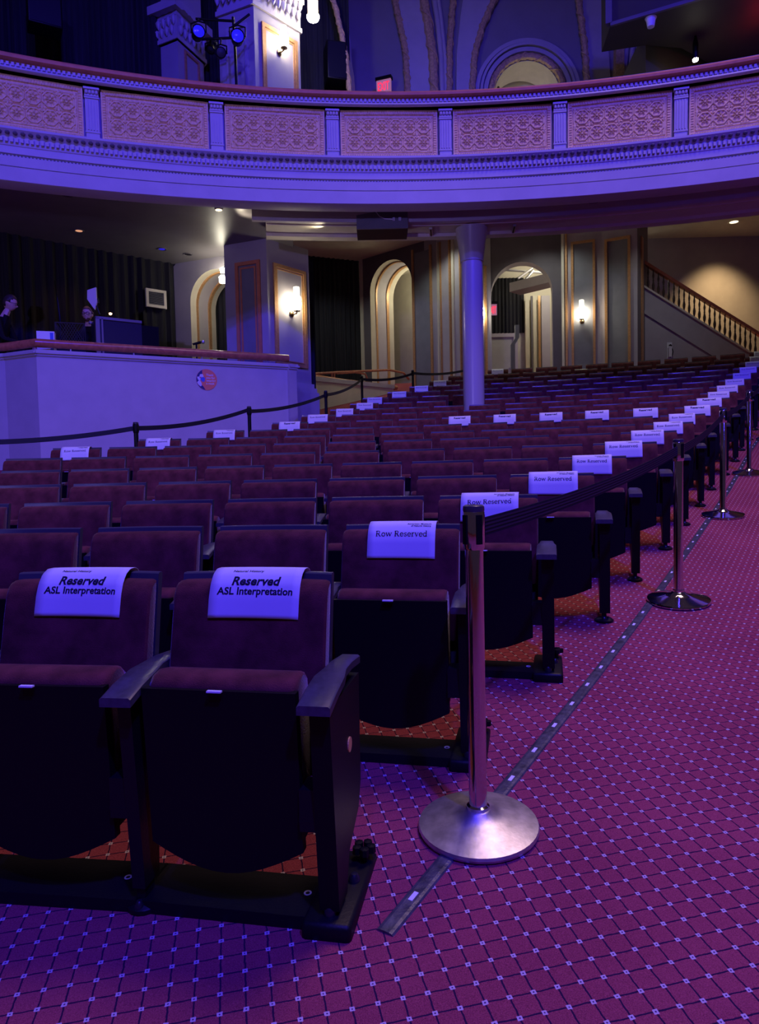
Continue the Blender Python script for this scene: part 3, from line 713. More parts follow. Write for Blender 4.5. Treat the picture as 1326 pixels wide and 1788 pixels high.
def garland(pts, r, name, parent, fr, step=.16, mat=m_rope):
    """a carved rope of overlapping leaf bands along a line"""
    P = [Vector(p) for p in pts]; b = MB(); acc = []; 
    for i in range(len(P) - 1):
        L = (P[i + 1] - P[i]).length; k = max(1, int(L / (step / 4)))
        for j in range(k): acc.append(P[i].lerp(P[i + 1], j / k))
    acc.append(P[-1])
    rad = [r * (0.80 + .22 * ((i % 4) / 3.0)) for i in range(len(acc))]
    b.tube(acc, rad, 8)
    # twisted ribbon
    rib = []
    for i, p in enumerate(acc):
        an = i * .55; t = (acc[min(i + 1, len(acc) - 1)] - acc[max(0, i - 1)]).normalized(); x = t.cross(fr.n); y = fr.n
        rib.append(p + (x * math.cos(an) + y * math.sin(an)) * r * .95)
    b.tube(rib, r * .22, 5)
    return b.build(name, mat, parent, smooth=True)
ga = [frv.p(uc - (r_in + r_mid) / 2 * math.cos(-.3 + (PI + .6) * i / 40), uz + (r_in + r_mid) / 2 * math.sin(-.3 + (PI + .6) * i / 40), .03) for i in range(41)]
garland(ga, (r_mid - r_in) / 2 * .95, 'garland', va, frv, .14)
# niche behind the upper arch
b = MB(); frv.box(b, uc - 2.0, uc + 2.0, 8.6, 13.0, -3.0, -2.9); ub = struct(b.build('wall_upper_niche', m_cream))
r2 = r_in * .78; ga = [frv.p(uc - .22 - r2 * math.cos(PI * i / 30), uz - .28 + r2 * math.sin(PI * i / 30), -.95) for i in range(31)]
B_ = [frv.p(uc - .22 - r2 * math.cos(PI * i / 30), uz - .28 + r2 * math.sin(PI * i / 30), -.95) for i in range(31)]
O_ = [frv.p(uc - .1 - 2.6 * math.cos(PI * i / 30), uz - .3 + 2.2 * math.sin(PI * i / 30), -.95) for i in range(31)]
b = MB(); b.strip(O_, B_); n2 = struct(b.build('wall_inner_arch', m_cream, fix=False))
garland(ga, .05, 'garland', n2, frv, .12)
point('niche_lamp', frv.p(uc + .4, uz - 1.2, -.55), (1.0, .88, .60), 22, .1)
t = thing('pendant_lamp', 'thin pendant rod with a dark canopy inside the upper arch', 'pendant lamp', frv.p(*[frv.ray(876, 135)[0], frv.ray(876, 131)[1]], -.6))
b = MB(); b.tube([(0, 0, -1.2), (0, 0, 0)], .012, 6); b.build('rod', m_black, t)
b = MB(); b.lathe([(.015, -.03), (.05, .0), (.06, .02)], 12); b.build('canopy', m_black, t, smooth=True)
b = MB(); b.lathe([(.02, -1.2), (.11, -1.3), (.09, -1.45), (0, -1.5)], 14); b.build('shade', m_glowdim, t, smooth=True)
# ribs: bands proud of the vault, edged by garlands
def rib(name, left, right, c, mat, parent=None):
    A = [frv.ray(*p) for p in left]; B2 = [frv.ray(*p) for p in right]; b = MB()
    n = len(A)
    f0 = [frv.p(a, z, c) for a, z in A]; f1 = [frv.p(a, z, c) for a, z in B2]; g0 = [frv.p(a, z, 0) for a, z in A]; g1 = [frv.p(a, z, 0) for a, z in B2]
    b.strip(f0, f1); b.strip(g0, f0); b.strip(f1, g1)
    return b.build(name, mat, parent)
def line(pts, c): return [frv.p(*frv.ray(*p), c) for p in pts]
rib1 = struct(rib('trim_8', [(686, -40), (700, 30), (712, 90), (718, 185)], [(735, -40), (748, 40), (755, 100), (757, 185)], .12, m_wallb))
garland(line([(680, -40), (695, 30), (708, 90), (714, 185)], .1), .085, 'garland', rib1, frv)
garland(line([(731, -40), (746, 40), (755, 100), (759, 185)], .14), .12, 'garland', rib1, frv, .28)
b = MB(); b.tube(line([(752, -40), (764, 40), (770, 100), (773, 185)], .06), .07, 10); b.tube(line([(760, -40), (771, 40), (777, 100), (780, 185)], .05), .05, 10); b.build('roll_moulding', m_wallb, rib1, smooth=True)
rib2 = struct(rib('trim_9', [(815, -40), (804, 30), (797, 100), (796, 185)], [(890, -40), (850, 40), (826, 105), (821, 185)], .12, m_wallb))
garland(line([(795, -40), (789, 30), (785, 90), (784, 185)], .08), .085, 'garland', rib2, frv)
garland(line([(885, -40), (860, 10), (842, 50), (828, 100), (822, 185)], .14), .085, 'garland', rib2, frv)
rib3 = struct(rib('trim_10', [(1014, -40), (1020, 60), (1026, 150)], [(1052, -40), (1060, 60), (1066, 150)], .05, m_wallb))
garland(line([(1003, -40), (1012, 30), (1020, 90), (1024, 160)], .1), .085, 'garland', rib3, frv)
rib4 = struct(rib('trim_11', [(570, -40), (590, 30), (605, 90), (614, 185)], [(592, -40), (604, 30), (614, 90), (620, 185)], .25, m_wallb))
fr15 = Fr((-3.0, 15.0), (3.0, 15.0)); garland([fr15.p(*fr15.ray(*p), 0) for p in ((572, -40), (590, 30), (603, 90), (613, 185))], .06, 'garland', rib4, fr15)
b = MB(); A5 = [fr15.p(*fr15.ray(*p), 0) for p in ((574, -40), (592, 30), (605, 90), (615, 185))]; B5 = [fr15.p(*fr15.ray(*p), -.9) for p in ((592, -40), (606, 30), (616, 90), (622, 185))]; b.strip(A5, B5); b.build('rib_side', m_wallb, rib4, fix=False)
rib5 = struct(rib('trim_12', [(1072, 60), (1071, 165)], [(1086, 60), (1086, 165)], .2, m_rope))
for dx in (0, 10, 20, 30):
    b = MB(); b.tube(line([(1095 + dx, 60), (1090 + dx, 110), (1087 + dx, 165)], .1), .06, 8); b.build('roll_moulding', m_wallb if dx < 25 else m_rope, rib5, smooth=True)
# upper gallery overhang on the right
zb = at(1065, 48, 13.0).z
def pz(px, py): p = atz(px, py, zb); return (p.x, p.y)
ov = [pz(1065, 48), pz(1228, 0), pz(1480, -70), (13.0, 12.0), (13.0, 17.9), pz(1330, 160), pz(1190, 84), pz(1128, 79), pz(1051, 91)]
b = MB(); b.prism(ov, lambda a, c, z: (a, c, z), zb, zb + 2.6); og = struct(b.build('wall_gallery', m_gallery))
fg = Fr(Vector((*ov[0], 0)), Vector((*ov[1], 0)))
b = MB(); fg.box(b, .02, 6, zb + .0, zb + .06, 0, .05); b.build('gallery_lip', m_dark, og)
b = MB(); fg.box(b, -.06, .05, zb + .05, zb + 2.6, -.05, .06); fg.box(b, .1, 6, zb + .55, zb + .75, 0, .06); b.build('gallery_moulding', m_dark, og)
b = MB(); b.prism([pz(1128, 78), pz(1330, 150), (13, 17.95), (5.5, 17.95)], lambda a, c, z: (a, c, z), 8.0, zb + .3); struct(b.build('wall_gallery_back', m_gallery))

# ------------------------------------------------------------------ theatre seats
BW = .47; TOPZ = .8156
def yb(x): return -.030 * (2 * x / BW) ** 2
def rec(z): return -(TOPZ - z) * .20
def sweep_x(mb, loop, xs):
    """closed (dy, z) loop swept along x; xs = [(x, squeeze)]"""
    m = len(loop); cy = sum(p[0] for p in loop) / m; cz_ = sum(p[1] for p in loop) / m; vs = []
    for x, k in xs:
        for dy, z in loop:
            y2 = cy + (dy - cy) * k; z2 = cz_ + (z - cz_) * (1 - (1 - k) * .12)
            vs.append((x, y2 + rec(z2) + yb(x), z2))
    fs = [(i * m + k, (i + 1) * m + k, (i + 1) * m + (k + 1) % m, i * m + (k + 1) % m) for i in range(len(xs) - 1) for k in range(m)]
    n = len(xs) - 1
    return mb.add(vs, fs + [tuple(range(m)), tuple(range(n * m, n * m + m))[::-1]])
def sweep_s(mb, loop, xs):
    m = len(loop); cy = sum(p[0] for p in loop) / m; cz_ = sum(p[1] for p in loop) / m; vs = []
    for x, k in xs:
        for y, z in loop: vs.append((x, cy + (y - cy) * k, cz_ + (z - cz_) * (1 - (1 - k) * .10)))
    fs = [(i * m + k, (i + 1) * m + k, (i + 1) * m + (k + 1) % m, i * m + (k + 1) % m) for i in range(len(xs) - 1) for k in range(m)]
    n = len(xs) - 1
    return mb.add(vs, fs + [tuple(range(m)), tuple(range(n * m, n * m + m))[::-1]])
XS = lambda h: [(-h, .55), (-h + .006, .86), (-h + .018, 1)] + [(-h + .018 + (2 * h - .036) * i / 8, 1) for i in range(1, 8)] + [(h - .018, 1), (h - .006, .86), (h, .55)]
def seat_meshes(simple=False):
    P = {}
    b = MB(); sweep_x(b, [(0, .30), (0, .812), (.004, TOPZ), (.020, TOPZ), (.024, .812), (.028, .30)], [(-.229 + .458 * i / 10, 1) for i in range(11)])
    P['back_shell'] = b.mesh('back_shell', m_blackgloss, smooth=True)
    b = MB(); sweep_x(b, [(0, .40), (-.045, .405), (-.060, .44), (-.064, .55), (-.060, .71), (-.054, .762), (-.040, .789), (-.018, .799), (-.002, .798), (0, .78)], XS(.231))
    P['back_cushion'] = b.mesh('back_cushion', m_velvet, smooth=True)
    hw = .208
    poly = [(-hw, .575), (-hw, .20)] + [(-hw + 2 * hw * i / 12, .185 - .06 * math.sin(PI * i / 12)) for i in range(13)] + [(hw, .20), (hw, .575)]
    b = MB(); b.prism(poly, lambda a, z, y: (a, y - (z - .12) * .07 + .012 * (a / hw) ** 2, z), -.292, -.266)
    P['seat_shell'] = b.mesh('seat_shell', m_black, smooth=True)
    b = MB(); sweep_s(b, [(-.268, .19), (-.300, .56), (-.298, .578), (-.280, .596), (-.240, .604), (-.200, .598), (-.172, .575), (-.160, .52), (-.165, .25), (-.185, .195)], XS(.203))
    P['seat_cushion'] = b.mesh('seat_cushion', m_velvet, smooth=True)
    b = MB(); b.prism([(-.325, .548), (-.03, .548), (-.035, .26), (-.075, .20), (-.20, .14), (-.205, .06), (-.285, .06), (-.290, .14)], lambda y, z, x: (x, y, z), .252, .288)
    P['standard'] = b.mesh('standard', m_iron)
    top = [(-.365, .566), (-.30, .583), (-.22, .596), (-.165, .600), (-.10, .600), (.0, .590)]; half = [.042, .042, .041, .031, .030, .029]
    b = MB()
    for (x0, x1, k) in ((.231, .309, 0),):
        n = len(top); vs = []
        for j, (y, z) in enumerate(top):
            h = half[j]
            vs += [(.27 - h, y, z - .022), (.27 + h, y, z - .022), (.27 + h, y, z - .004), (.27 + h - .006, y, z), (.27 - h + .006, y, z), (.27 - h, y, z - .004)]
        fs = [(i * 6 + q_, (i + 1) * 6 + q_, (i + 1) * 6 + (q_ + 1) % 6, i * 6 + (q_ + 1) % 6) for i in range(n - 1) for q_ in range(6)] + [tuple(range(6)), tuple(range((n - 1) * 6, n * 6))[::-1]]
        b.add(vs, fs)
    P['armrest'] = b.mesh('armrest', m_arm, smooth=True)
    if simple: return P
    b = MB(); b.box(-.019, .019, -.329, -.318, .5755, .5795); P['number_plate'] = b.mesh('number_plate', m_white)
    b = MB(); b.box(.206, .256, -.30, -.225, .245, .345); b.lathe([(.014, 0), (.014, .05)], 10, (.205, -.285, .33), axis='x'); b.lathe([(.016, 0), (.016, .05)], 10, (.205, -.285, .27), axis='x')
    P['hinge_bracket'] = b.mesh('hinge_bracket', m_iron, smooth=True)
    b = MB(); b.box(.258, .282, -.275, -.225, 0, .08); b.lathe([(.050, 0), (.050, .010), (.034, .022), (.02, .026), (0, .026)], 16, (.27, -.25, 0)); P['foot'] = b.mesh('foot', m_iron, smooth=True)
    b = MB(); b.lathe([(.013, 0), (.013, .010), (.007, .018), (0, .019)], 8, (.27, -.285, .012)); P['foot_bolt'] = b.mesh('foot_bolt', m_bolt, smooth=True)
    return P
SM = seat_meshes()
b = MB(); b.box(-.27, .27, -.285, -.115, -.01, .030); me_bp = b.mesh('base_plate', m_plate)
me_ep = bevel_box(.205, .335, -.315, .02, -.015, .036, .012, 'end_plate', m_plate)
b = MB(); b.lathe([(.013, .03), (.013, .06)], 8, (.305, -.03, 0))
for k in range(5):
    a = k * 2 * PI / 5; b.lathe([(0, .058), (.013, .06), (.013, .078), (0, .08)], 7, (.305 + .022 * math.cos(a), -.03 + .022 * math.sin(a), 0))
me_kn = b.mesh('star_knob', m_black, smooth=True)
b = MB(); b.lathe([(.016, .03), (.016, .044), (.009, .055), (0, .056)], 10, (.30, -.13, 0)); b.lathe([(.016, .03), (.016, .05), (.009, .06), (0, .061)], 10, (.272, -.275, 0)); me_eb = b.mesh('plate_bolts', m_bolt, smooth=True)
b = MB(); b.lathe([(.006, .030), (.010, .0315), (.011, .030)], 12, (.185, -.19, 0), cap=False); me_ri = b.mesh('plate_ring', m_white)
me_end = None
b = MB(); b.prism([(-.330, .548), (-.025, .548), (-.030, .26), (-.060, .20), (-.18, .135), (-.205, .05), (-.285, .05), (-.292, .13)], lambda y, z, x: (x, y, z), .248, .300); me_end = b.mesh('end_panel', m_black)
b = MB(); b.lathe([(0, 0), (.019, 0), (.019, .003), (0, .003)], 18, (.300, -.15, .40), axis='x'); me_disc = b.mesh('aisle_disc', m_yellow)
b = MB(); b.prism([(-.325, .548), (-.03, .548), (-.035, .26), (-.075, .20), (-.20, .14), (-.205, .0), (-.285, .0), (-.290, .14)], lambda y, z, x: (x, y, z), -.288, -.252); me_lst = b.mesh('standard', m_iron)
ORD = ['first', 'second', 'third', 'fourth', 'fifth', 'sixth', 'seventh', 'eighth', 'ninth', 'tenth', 'eleventh', 'twelfth', 'thirteenth', 'fourteenth', 'fifteenth', 'sixteenth', 'seventeenth', 'eighteenth', 'nineteenth']
NSEAT = [3, 5, 7, 8, 9, 11, 11, 11, 11, 10, 10, 11, 11, 12, 12, 12, 12, 12, 11]
SKIP = {(12, 7)}
def seat_pose(k, i):
    a = KT[k] - i * KW[k] / KR[k]; p = polar(KR[k], a, KZ[k]); return p, -a
signs = {}
for k in range(1, 19): signs[(k, 0)] = 'row'
for k in (9, 10): signs[(k, 0)] = 'res'
for i in (1, 2, 3, 4, 5, 9): signs[(9, i)] = 'res'
for k in (6, 7, 8, 10, 11, 12, 13, 14, 15, 16, 18): signs[(k, NSEAT[k] - 1)] = 'row'
signs[(0, 0)] = signs[(0, 1)] = 'asl'
for k in range(19):
    for i in range(NSEAT[k]):
        if (k, i) in SKIP: continue
        p, rz = seat_pose(k, i)
        rowtxt = 'front row' if k == 0 else ('last row' if k == 18 else ORD[k] + ' row')
        if i == 0: lab = 'burgundy velvet tip-up seat at the strip-lit aisle end of the %s' % rowtxt
        else: lab = 'burgundy velvet tip-up seat, %s row from the front, %s seat from strip-lit aisle' % (ORD[k], ORD[i])
        t = thing('theatre_seat', lab, 'theatre seat', p, rz, 'burgundy theatre seats in curved rows')
        t.scale = (KW[k] / .54, 1, 1)
        near = k < 12
        for nm in ('back_shell', 'back_cushion', 'seat_shell', 'seat_cushion', 'armrest'):
            place(nm, SM[nm], t)
        if i == 0: 
            e = place('end_panel', me_end, t)
            if k == 0: place('aisle_disc', me_disc, e)
        else: place('standard', SM['standard'], t)
        if near:
            place('number_plate', SM['number_plate'], t); place('hinge_bracket', SM['hinge_bracket'], t); f = place('foot', SM['foot'], t); place('foot_bolt', SM['foot_bolt'], f)
        else: place('foot', SM['foot'], t)
        if k < 3:
            bp = place('base_plate', me_bp, t); place('plate_ring', me_ri, bp)
            if i == 0: ep = place('end_plate', me_ep, t); place('star_knob', me_kn, ep); place('plate_bolts', me_eb, ep)
        if i == NSEAT[k] - 1: place('standard', me_lst, t)

# ------------------------------------------------------------------ lettering
_tc = {}
def font_geo(txt, bold=0.0, shear=0.0):
    key = (txt, bold, shear)
    if key in _tc: return _tc[key]
    c = D.curves.new('lettering', 'FONT'); c.body = txt; c.size = 1.0; c.offset = bold; c.shear = shear; c.resolution_u = 3; c.align_x = 'CENTER'
    o = D.objects.new('lettering', c); COL.objects.link(o)
    bpy.context.view_layer.update()
    me = D.meshes.new_from_object(o.evaluated_get(bpy.context.evaluated_depsgraph_get()))
    v = [(p.co.x, p.co.y) for p in me.vertices]; f = [tuple(p.vertices) for p in me.polygons]
    D.objects.remove(o); D.curves.remove(c); D.meshes.remove(me)
    xs = [a for a, _ in v]; mid = (min(xs) + max(xs)) / 2; wd = max(xs) - min(xs)
    _tc[key] = ([(a - mid, b_) for a, b_ in v], f, wd); return _tc[key]
def ell(cx, cy, rx, ry, a0, a1, n=14): return [(cx + rx * math.cos(math.radians(a0 + (a1 - a0) * i / n)), cy + ry * math.sin(math.radians(a0 + (a1 - a0) * i / n))) for i in range(n + 1)]
SERIF = {
 'R': (.66, [([(.13, 0), (.13, .70)], .095), ([(.13, .68), (.34, .68), (.45, .62), (.47, .53), (.45, .43), (.34, .365), (.13, .365)], .055), ([(.30, .36), (.54, 0)], .085), ([(.02, .018), (.25, .018)], .036), ([(.02, .682), (.25, .682)], .036), ([(.46, .018), (.66, .018)], .036)]),
 'o': (.54, [(ell(.27, .24, .195, .215, 0, 360, 20), .07)]),
 'w': (.78, [([(.08, .48), (.22, .02)], .08), ([(.22, .02), (.38, .44)], .045), ([(.38, .46), (.54, .02)], .08), ([(.54, .02), (.69, .48)], .045), ([(-.01, .465), (.18, .465)], .032), ([(.60, .465), (.78, .465)], .032), ([(.29, .465), (.46, .465)], .032)]),
 'e': (.49, [(ell(.25, .24, .19, .215, 0, 320, 18), .065), ([(.08, .255), (.44, .255)], .036)]),
 's': (.42, [([(.34, .37), (.30, .44), (.20, .455), (.10, .42), (.085, .33), (.16, .27), (.28, .22), (.345, .15), (.32, .06), (.21, .02), (.10, .04), (.06, .12)], .06)]),
 'r': (.41, [([(.13, 0), (.13, .48)], .08), ([(.13, .34), (.20, .43), (.29, .465), (.37, .44)], .065), ([(.02, .018), (.27, .018)], .034), ([(.02, .465), (.13, .465)], .034)]),
 'v': (.50, [([(.08, .48), (.25, .01)], .08), ([(.25, .01), (.42, .48)], .045), ([(-.01, .465), (.18, .465)], .032), ([(.33, .465), (.51, .465)], .032)]),
 'd': (.57, [(ell(.25, .24, .185, .215, 0, 360, 18), .065), ([(.42, 0), (.42, .74)], .08), ([(.32, .725), (.42, .725)], .034), ([(.42, .018), (.54, .018)], .034)]),
 ' ': (.26, [])}
def serif_geo(txt):
    V = []; Fc = []; x = 0
    for ch in txt:
        adv, st = SERIF[ch]
        for pl, wd in st:
            wd *= 1.3; n = len(pl); b0 = len(V)
            for i, (a, c) in enumerate(pl):
                p0 = pl[max(0, i - 1)]; p1 = pl[min(n - 1, i + 1)]
                dx, dy = p1[0] - p0[0], p1[1] - p0[1]; l = math.hypot(dx, dy) or 1
                V += [(x + a - dy / l * wd / 2, c + dx / l * wd / 2), (x + a + dy / l * wd / 2, c - dx / l * wd / 2)]
            for i in range(n - 1): Fc.append((b0 + 2 * i, b0 + 2 * i + 1, b0 + 2 * i + 3, b0 + 2 * i + 2))
        x += adv
    return [(a - x / 2, c) for a, c in V], Fc, x
# ------------------------------------------------------------------ paper signs laid over the seat backs
PATH = [(.046, .752), (.044, .79), (.038, .815), (.020, .8255), (-.012, .826), (-.038, .814), (-.058, .79), (-.072, .758), (-.083, .715), (-.094, .665), (-.104, .62)]
_pl = [0]
for i in range(1, len(PATH)): _pl.append(_pl[-1] + math.hypot(PATH[i][0] - PATH[i - 1][0], PATH[i][1] - PATH[i - 1][1]))
_cr = _pl[3]
def sheet(x, v, lift=0.0, tilt=0.0):
    """v: distance down the front from the crest (negative: behind)"""
    s = max(0, min(_pl[-1] - 1e-6, v + _cr + tilt * x))
    i = max(j for j in range(len(_pl) - 1) if _pl[j] <= s); t = (s - _pl[i]) / (_pl[i + 1] - _pl[i])
    y0, z0 = PATH[i]; y1, z1 = PATH[i + 1]; y = y0 + (y1 - y0) * t; z = z0 + (z1 - z0) * t
    ny, nz = (z1 - z0), -(y1 - y0); l = math.hypot(ny, nz)
    sgn = 1
    return (x, y + ny / l * lift + yb(x) - .003, z + nz / l * lift)
def paper(k, i, kind, label):
    p, rz = seat_pose(k, i); s = KW[k] / .54 if k else .94
    t = thing('paper_sign', label, 'paper sign', p, rz, 'paper signs laid over seat backs')
    W = .268 * s; front = .193 if kind != 'asl' else .184; tl = random.uniform(-.03, .03); dx = random.uniform(-.012, .012)
    b = MB(); b.grid(10, 22, lambda u, v: (lambda q_: (q_[0] + dx, q_[1], q_[2]))(sheet(-W / 2 + W * u, -.05 + (front + .05) * v, 0, tl)))
    ob = b.build('sheet', m_paper, t, smooth=True)
    mod = ob.modifiers.new('thickness', 'SOLIDIFY'); mod.thickness = .0008; mod.offset = 0
    def put(geo, wd, cx, v, nm, mat):
        V, Fc, w0 = geo; sc = wd / w0; b = MB()
        b.add([(lambda q_: (q_[0] + dx, q_[1], q_[2]))(sheet(cx + a * sc, v - c * sc, +.0014, tl)) for a, c in V], Fc)
        b.build(nm, mat, t, fix=False)
    if kind == 'asl':
        put(font_geo('Reserved', .03, .15), W * .54, .0, .095, 'lettering', m_ink); put(font_geo('ASL Interpretation', .025), W * .84, 0, .121, 'lettering', m_ink)
        if k == 0: put(font_geo('Natural History', .012), W * .34, -.03, .053, 'letterhead', m_ink)
    elif kind == 'row':
        put(serif_geo('Row Reserved'), W * .77, 0, .110, 'lettering', m_ink)
        if k < 9: put(font_geo('American Museum', .02), W * .36, W * .25, .058, 'letterhead', m_ink); put(font_geo('of Natural History', .02), W * .30, W * .28, .068, 'letterhead', m_ink)
    else: put(font_geo('Reserved', .03, .0), W * .52, 0, .094, 'lettering', m_ink)
WORD = {'asl': 'Reserved ASL Interpretation', 'row': 'Row Reserved', 'res': 'Reserved'}
for (k, i), kind in sorted(signs.items()):
    if k == 0: lab = 'white sign reading %s on the %s of the front row' % (WORD[kind], 'aisle-end seat' if i == 0 else 'second seat')
    elif i == 0: lab = 'white sign reading %s on the strip-lit aisle seat of the %s' % (WORD[kind], 'last row' if k == 18 else ORD[k] + ' row')
    elif i == NSEAT[k] - 1: lab = 'white sign reading %s on the booth-side end seat of the %s' % (WORD[kind], 'last row' if k == 18 else ORD[k] + ' row')
    else: lab = 'white sign reading %s on the %s seat from the aisle, %s row' % (WORD[kind], ORD[i], ORD[k])
    paper(k, i, kind, lab)

# ------------------------------------------------------------------ barrier posts and belts
SH = .93
def stanchion(x, y, label, post, base, belt_to=None, z=None, sag=.03):
    z = zf(x, y) if z is None else z
    t = thing('barrier_post', label, 'barrier post', (x, y, z), 0, 'retractable belt barrier posts')
    sl_ = Vector((x - CC.x, y - CC.y, 0)).normalized(); g = (zf(x + sl_.x * .1, y + sl_.y * .1) - zf(x, y)) / .1
    bs = MB(); bs.lathe([(.172, -.004), (.175, .004), (.172, .012), (.150, .018), (.08, .034), (.040, .046), (.036, .052), (.028, .056)], 48)
    bo = bs.build('base', base, t, smooth=True); ax = Vector((-sl_.y, sl_.x, 0)) ; bo.rotation_mode = 'QUATERNION'
    from mathutils import Quaternion
    bo.rotation_quaternion = Quaternion(ax, -math.atan(g)) if False else Quaternion(Vector((sl_.y, -sl_.x, 0)), math.atan(g))
    b = MB(); b.lathe([(.033, .050), (.033, .062), (.026, .066), (.026, .815)], 28); b.build('pole', post, t, smooth=True)
    hd = MB(); hd.lathe([(.0275, .808), (.031, .814), (.031, .915), (.029, .918)], 28); h = hd.build('belt_head', post, t, smooth=True)
    b = MB(); b.lathe([(.030, .916), (.031, .922), (.030, .932), (.024, .936), (0, .936)], 28); b.build('cap', m_blackgloss, h, smooth=True)
    sl2 = MB()
    for a in (PI / 2 - .55, PI / 2 - .55 + PI):
        ca, sa = math.sin(a), math.cos(a)
        sl2.prism([(-.008, .825), (.008, .825), (.008, .908), (-.008, .908)], lambda u, zz, d: (ca * d + sa * u, sa * d - ca * u, zz), .024, .0345)
    for a in (-PI / 2 + .35,):
        ca, sa = math.cos(a), math.sin(a)
        sl2.prism([(-.009, .825), (.009, .825), (.009, .908), (-.009, .908)], lambda u, zz, d: (ca * d - sa * u, sa * d + ca * u, zz), .024, .0345)
    sl2.build('belt_slot', m_black, h)
    if belt_to is not None:
        q_ = Vector(belt_to) - Vector((x, y, z)); n = 16; b = MB(); d = Vector((q_.x, q_.y, 0)); L = d.length; d.normalize(); nn = Vector((d.y, -d.x, 0))
        A = []; B_ = []; A2 = []; B2 = []
        for i in range(n + 1):
            s = i / n; c = d * (.031 + (L - .062) * s); zc = .867 + q_.z * s - sag * 4 * s * (1 - s)
            for lst, dz, dn in ((A, .027, .0012), (B_, -.027, .0012), (A2, .027, -.0012), (B2, -.027, -.0012)):
                lst.append(c + nn * dn + Vector((0, 0, zc + dz)))
        b.strip(A, B_); b.strip(B2, A2); b.strip(A, A2); b.strip(B_, B2); b.build('belt', m_belt, t)
        rb = MB()
        for dz in (-.016, -.005, .006, .017):
            rb.strip([p + Vector((0, 0, -.027 + dz + .003)) + nn * .0014 for p in A], [p + Vector((0, 0, -.027 + dz - .003)) + nn * .0014 for p in A])
        rb.build('belt_ribs', m_navy, t, fix=False)
    return t
RS = [(.268, 2.001), (1.73, 4.066), (3.02, 6.177), (4.200, 7.985), (5.56, 10.02)]
RS = [(x, y, zf(x, y) + .009) for x, y in RS]
RL = ['chrome barrier post with scuffed satin base beside the front rows', 'chrome barrier post with mirror-polished base beside the fourth and fifth rows', 'chrome barrier post on the aisle beside the seventh row', 'chrome barrier post on the aisle beside the tenth row', 'chrome barrier post on the aisle beside the twelfth row']
for i, (x, y, z) in enumerate(RS):
    stanchion(x, y, RL[i], m_chrome, m_steel if i == 0 else m_chrome, RS[i + 1] if i < 4 else None, z)
LS = []
for px, py, Y in ((-150, 760, 7.2), (237, 738, 8.2), (435, 708, 10.15), (569, 684, 12.5), (632, 658, 15.0), (721, 648, 15.7), (822, 640, 17.0)):
    p = at(px, py, Y); LS.append((p.x, p.y, p.z - .935))
LL = ['black barrier post at the front end of the booth-side aisle', 'black barrier post before the booth wall near its sharp corner', 'black barrier post before the booth wall right of the round sticker', 'black barrier post beside the base of the corner pier', 'black barrier post in front of the low cream wall', 'black barrier post before the tall slate wall panel', 'black barrier post hidden behind the round column']
for i, (x, y, z) in enumerate(LS):
    stanchion(x, y, LL[i], m_black, m_black, LS[i + 1] if i < len(LS) - 1 else None, min(z, zf(x, y) + .02) if abs(z - zf(x, y)) > .03 else zf(x, y), .06)

# ------------------------------------------------------------------ aisle light track
T0_ = Vector((-.01, 1.60, 0)); TB_ = Vector((5.034, 9.505, 0)); T1_ = Vector((7.42, 13.0, 0)); L1_ = (TB_ - T0_).length; TL = L1_ + (T1_ - TB_).length   # the strip bends with the row ends
tr = thing('aisle_light_track', 'dark metal light strip running along the carpeted aisle', 'floor light', (T0_.x, T0_.y, zf(T0_.x, T0_.y)))
def tp(s, o, h):
    td = ((TB_ - T0_) if s <= L1_ else (T1_ - TB_)).normalized(); tn = Vector((td.y, -td.x, 0)); q_ = (T0_ + td * s if s <= L1_ else TB_ + td * (s - L1_)) + tn * o; return Vector((q_.x - T0_.x, q_.y - T0_.y, zf(q_.x, q_.y) - zf(T0_.x, T0_.y) + h))
b = MB(); n = 90; prof = [(-.026, -.002), (-.020, .004), (-.012, .006), (.012, .006), (.020, .004), (.026, -.002)]
vs = [tp(TL * i / n, o, h) for i in range(n + 1) for o, h in prof]; m = len(prof)
b.add(vs, [(i * m + k, (i + 1) * m + k, (i + 1) * m + k + 1, i * m + k + 1) for i in range(n) for k in range(m - 1)] + [tuple(range(m))]); b.build('channel', m_track, tr)
s = .137
while s < TL - .1:
    b = MB(); vs = [tp(s + ds, o, h) for h in (.005, .0072) for ds, o in ((-.017, -.006), (.017, -.006), (.017, .006), (-.017, .006))]
    b.add(vs, [(4, 5, 6, 7), (0, 1, 5, 4), (1, 2, 6, 5), (2, 3, 7, 6), (3, 0, 4, 7)]); b.build('lens', m_lens, tr); s += .217

# ------------------------------------------------------------------ sound booth
BA = atz(63, 614, 2.95); BB = atz(518, 643, 2.92); BB.z = 2.95; BL = atz(8, 621, 2.95)
BLL = BL + Vector((-2.2, .15, 0))
bx_in = [Vector((BLL.x, BLL.y, 0)), Vector((BL.x, BL.y, 0)), Vector((BA.x, BA.y, 0)), Vector((BB.x, BB.y, 0))]
frB = Fr(BA, BB)
P_end = Vector((-2.0, 12.6, 0))
b = MB(); b.prism([(p.x - .02, p.y + .10) for p in bx_in] + [(P_end.x, P_end.y), (-3.6, 13.4), (-8.5, 13.4), (-8.5, BLL.y)], lambda a, c, z: (a, c, z), .3, 2.14); struct(b.build('floor_booth', m_dark))
def face_wall(name, p0, p1, th=.16):
    fr = Fr(p0, p1); b = MB(); fr.box(b, 0, fr.L, .3, 2.90, -th, 0); o = struct(b.build(name, m_wallb))
    b = MB(); fr.box(b, -.02, fr.L + .02, 2.895, 2.925, -th, .02); fr.box(b, -.035, fr.L + .035, 2.925, 2.955, -th, .045); fr.box(b, -.02, fr.L + .02, 2.955, 2.98, -th, .025); b.build('ledge', m_wallb, o)
    return fr, o
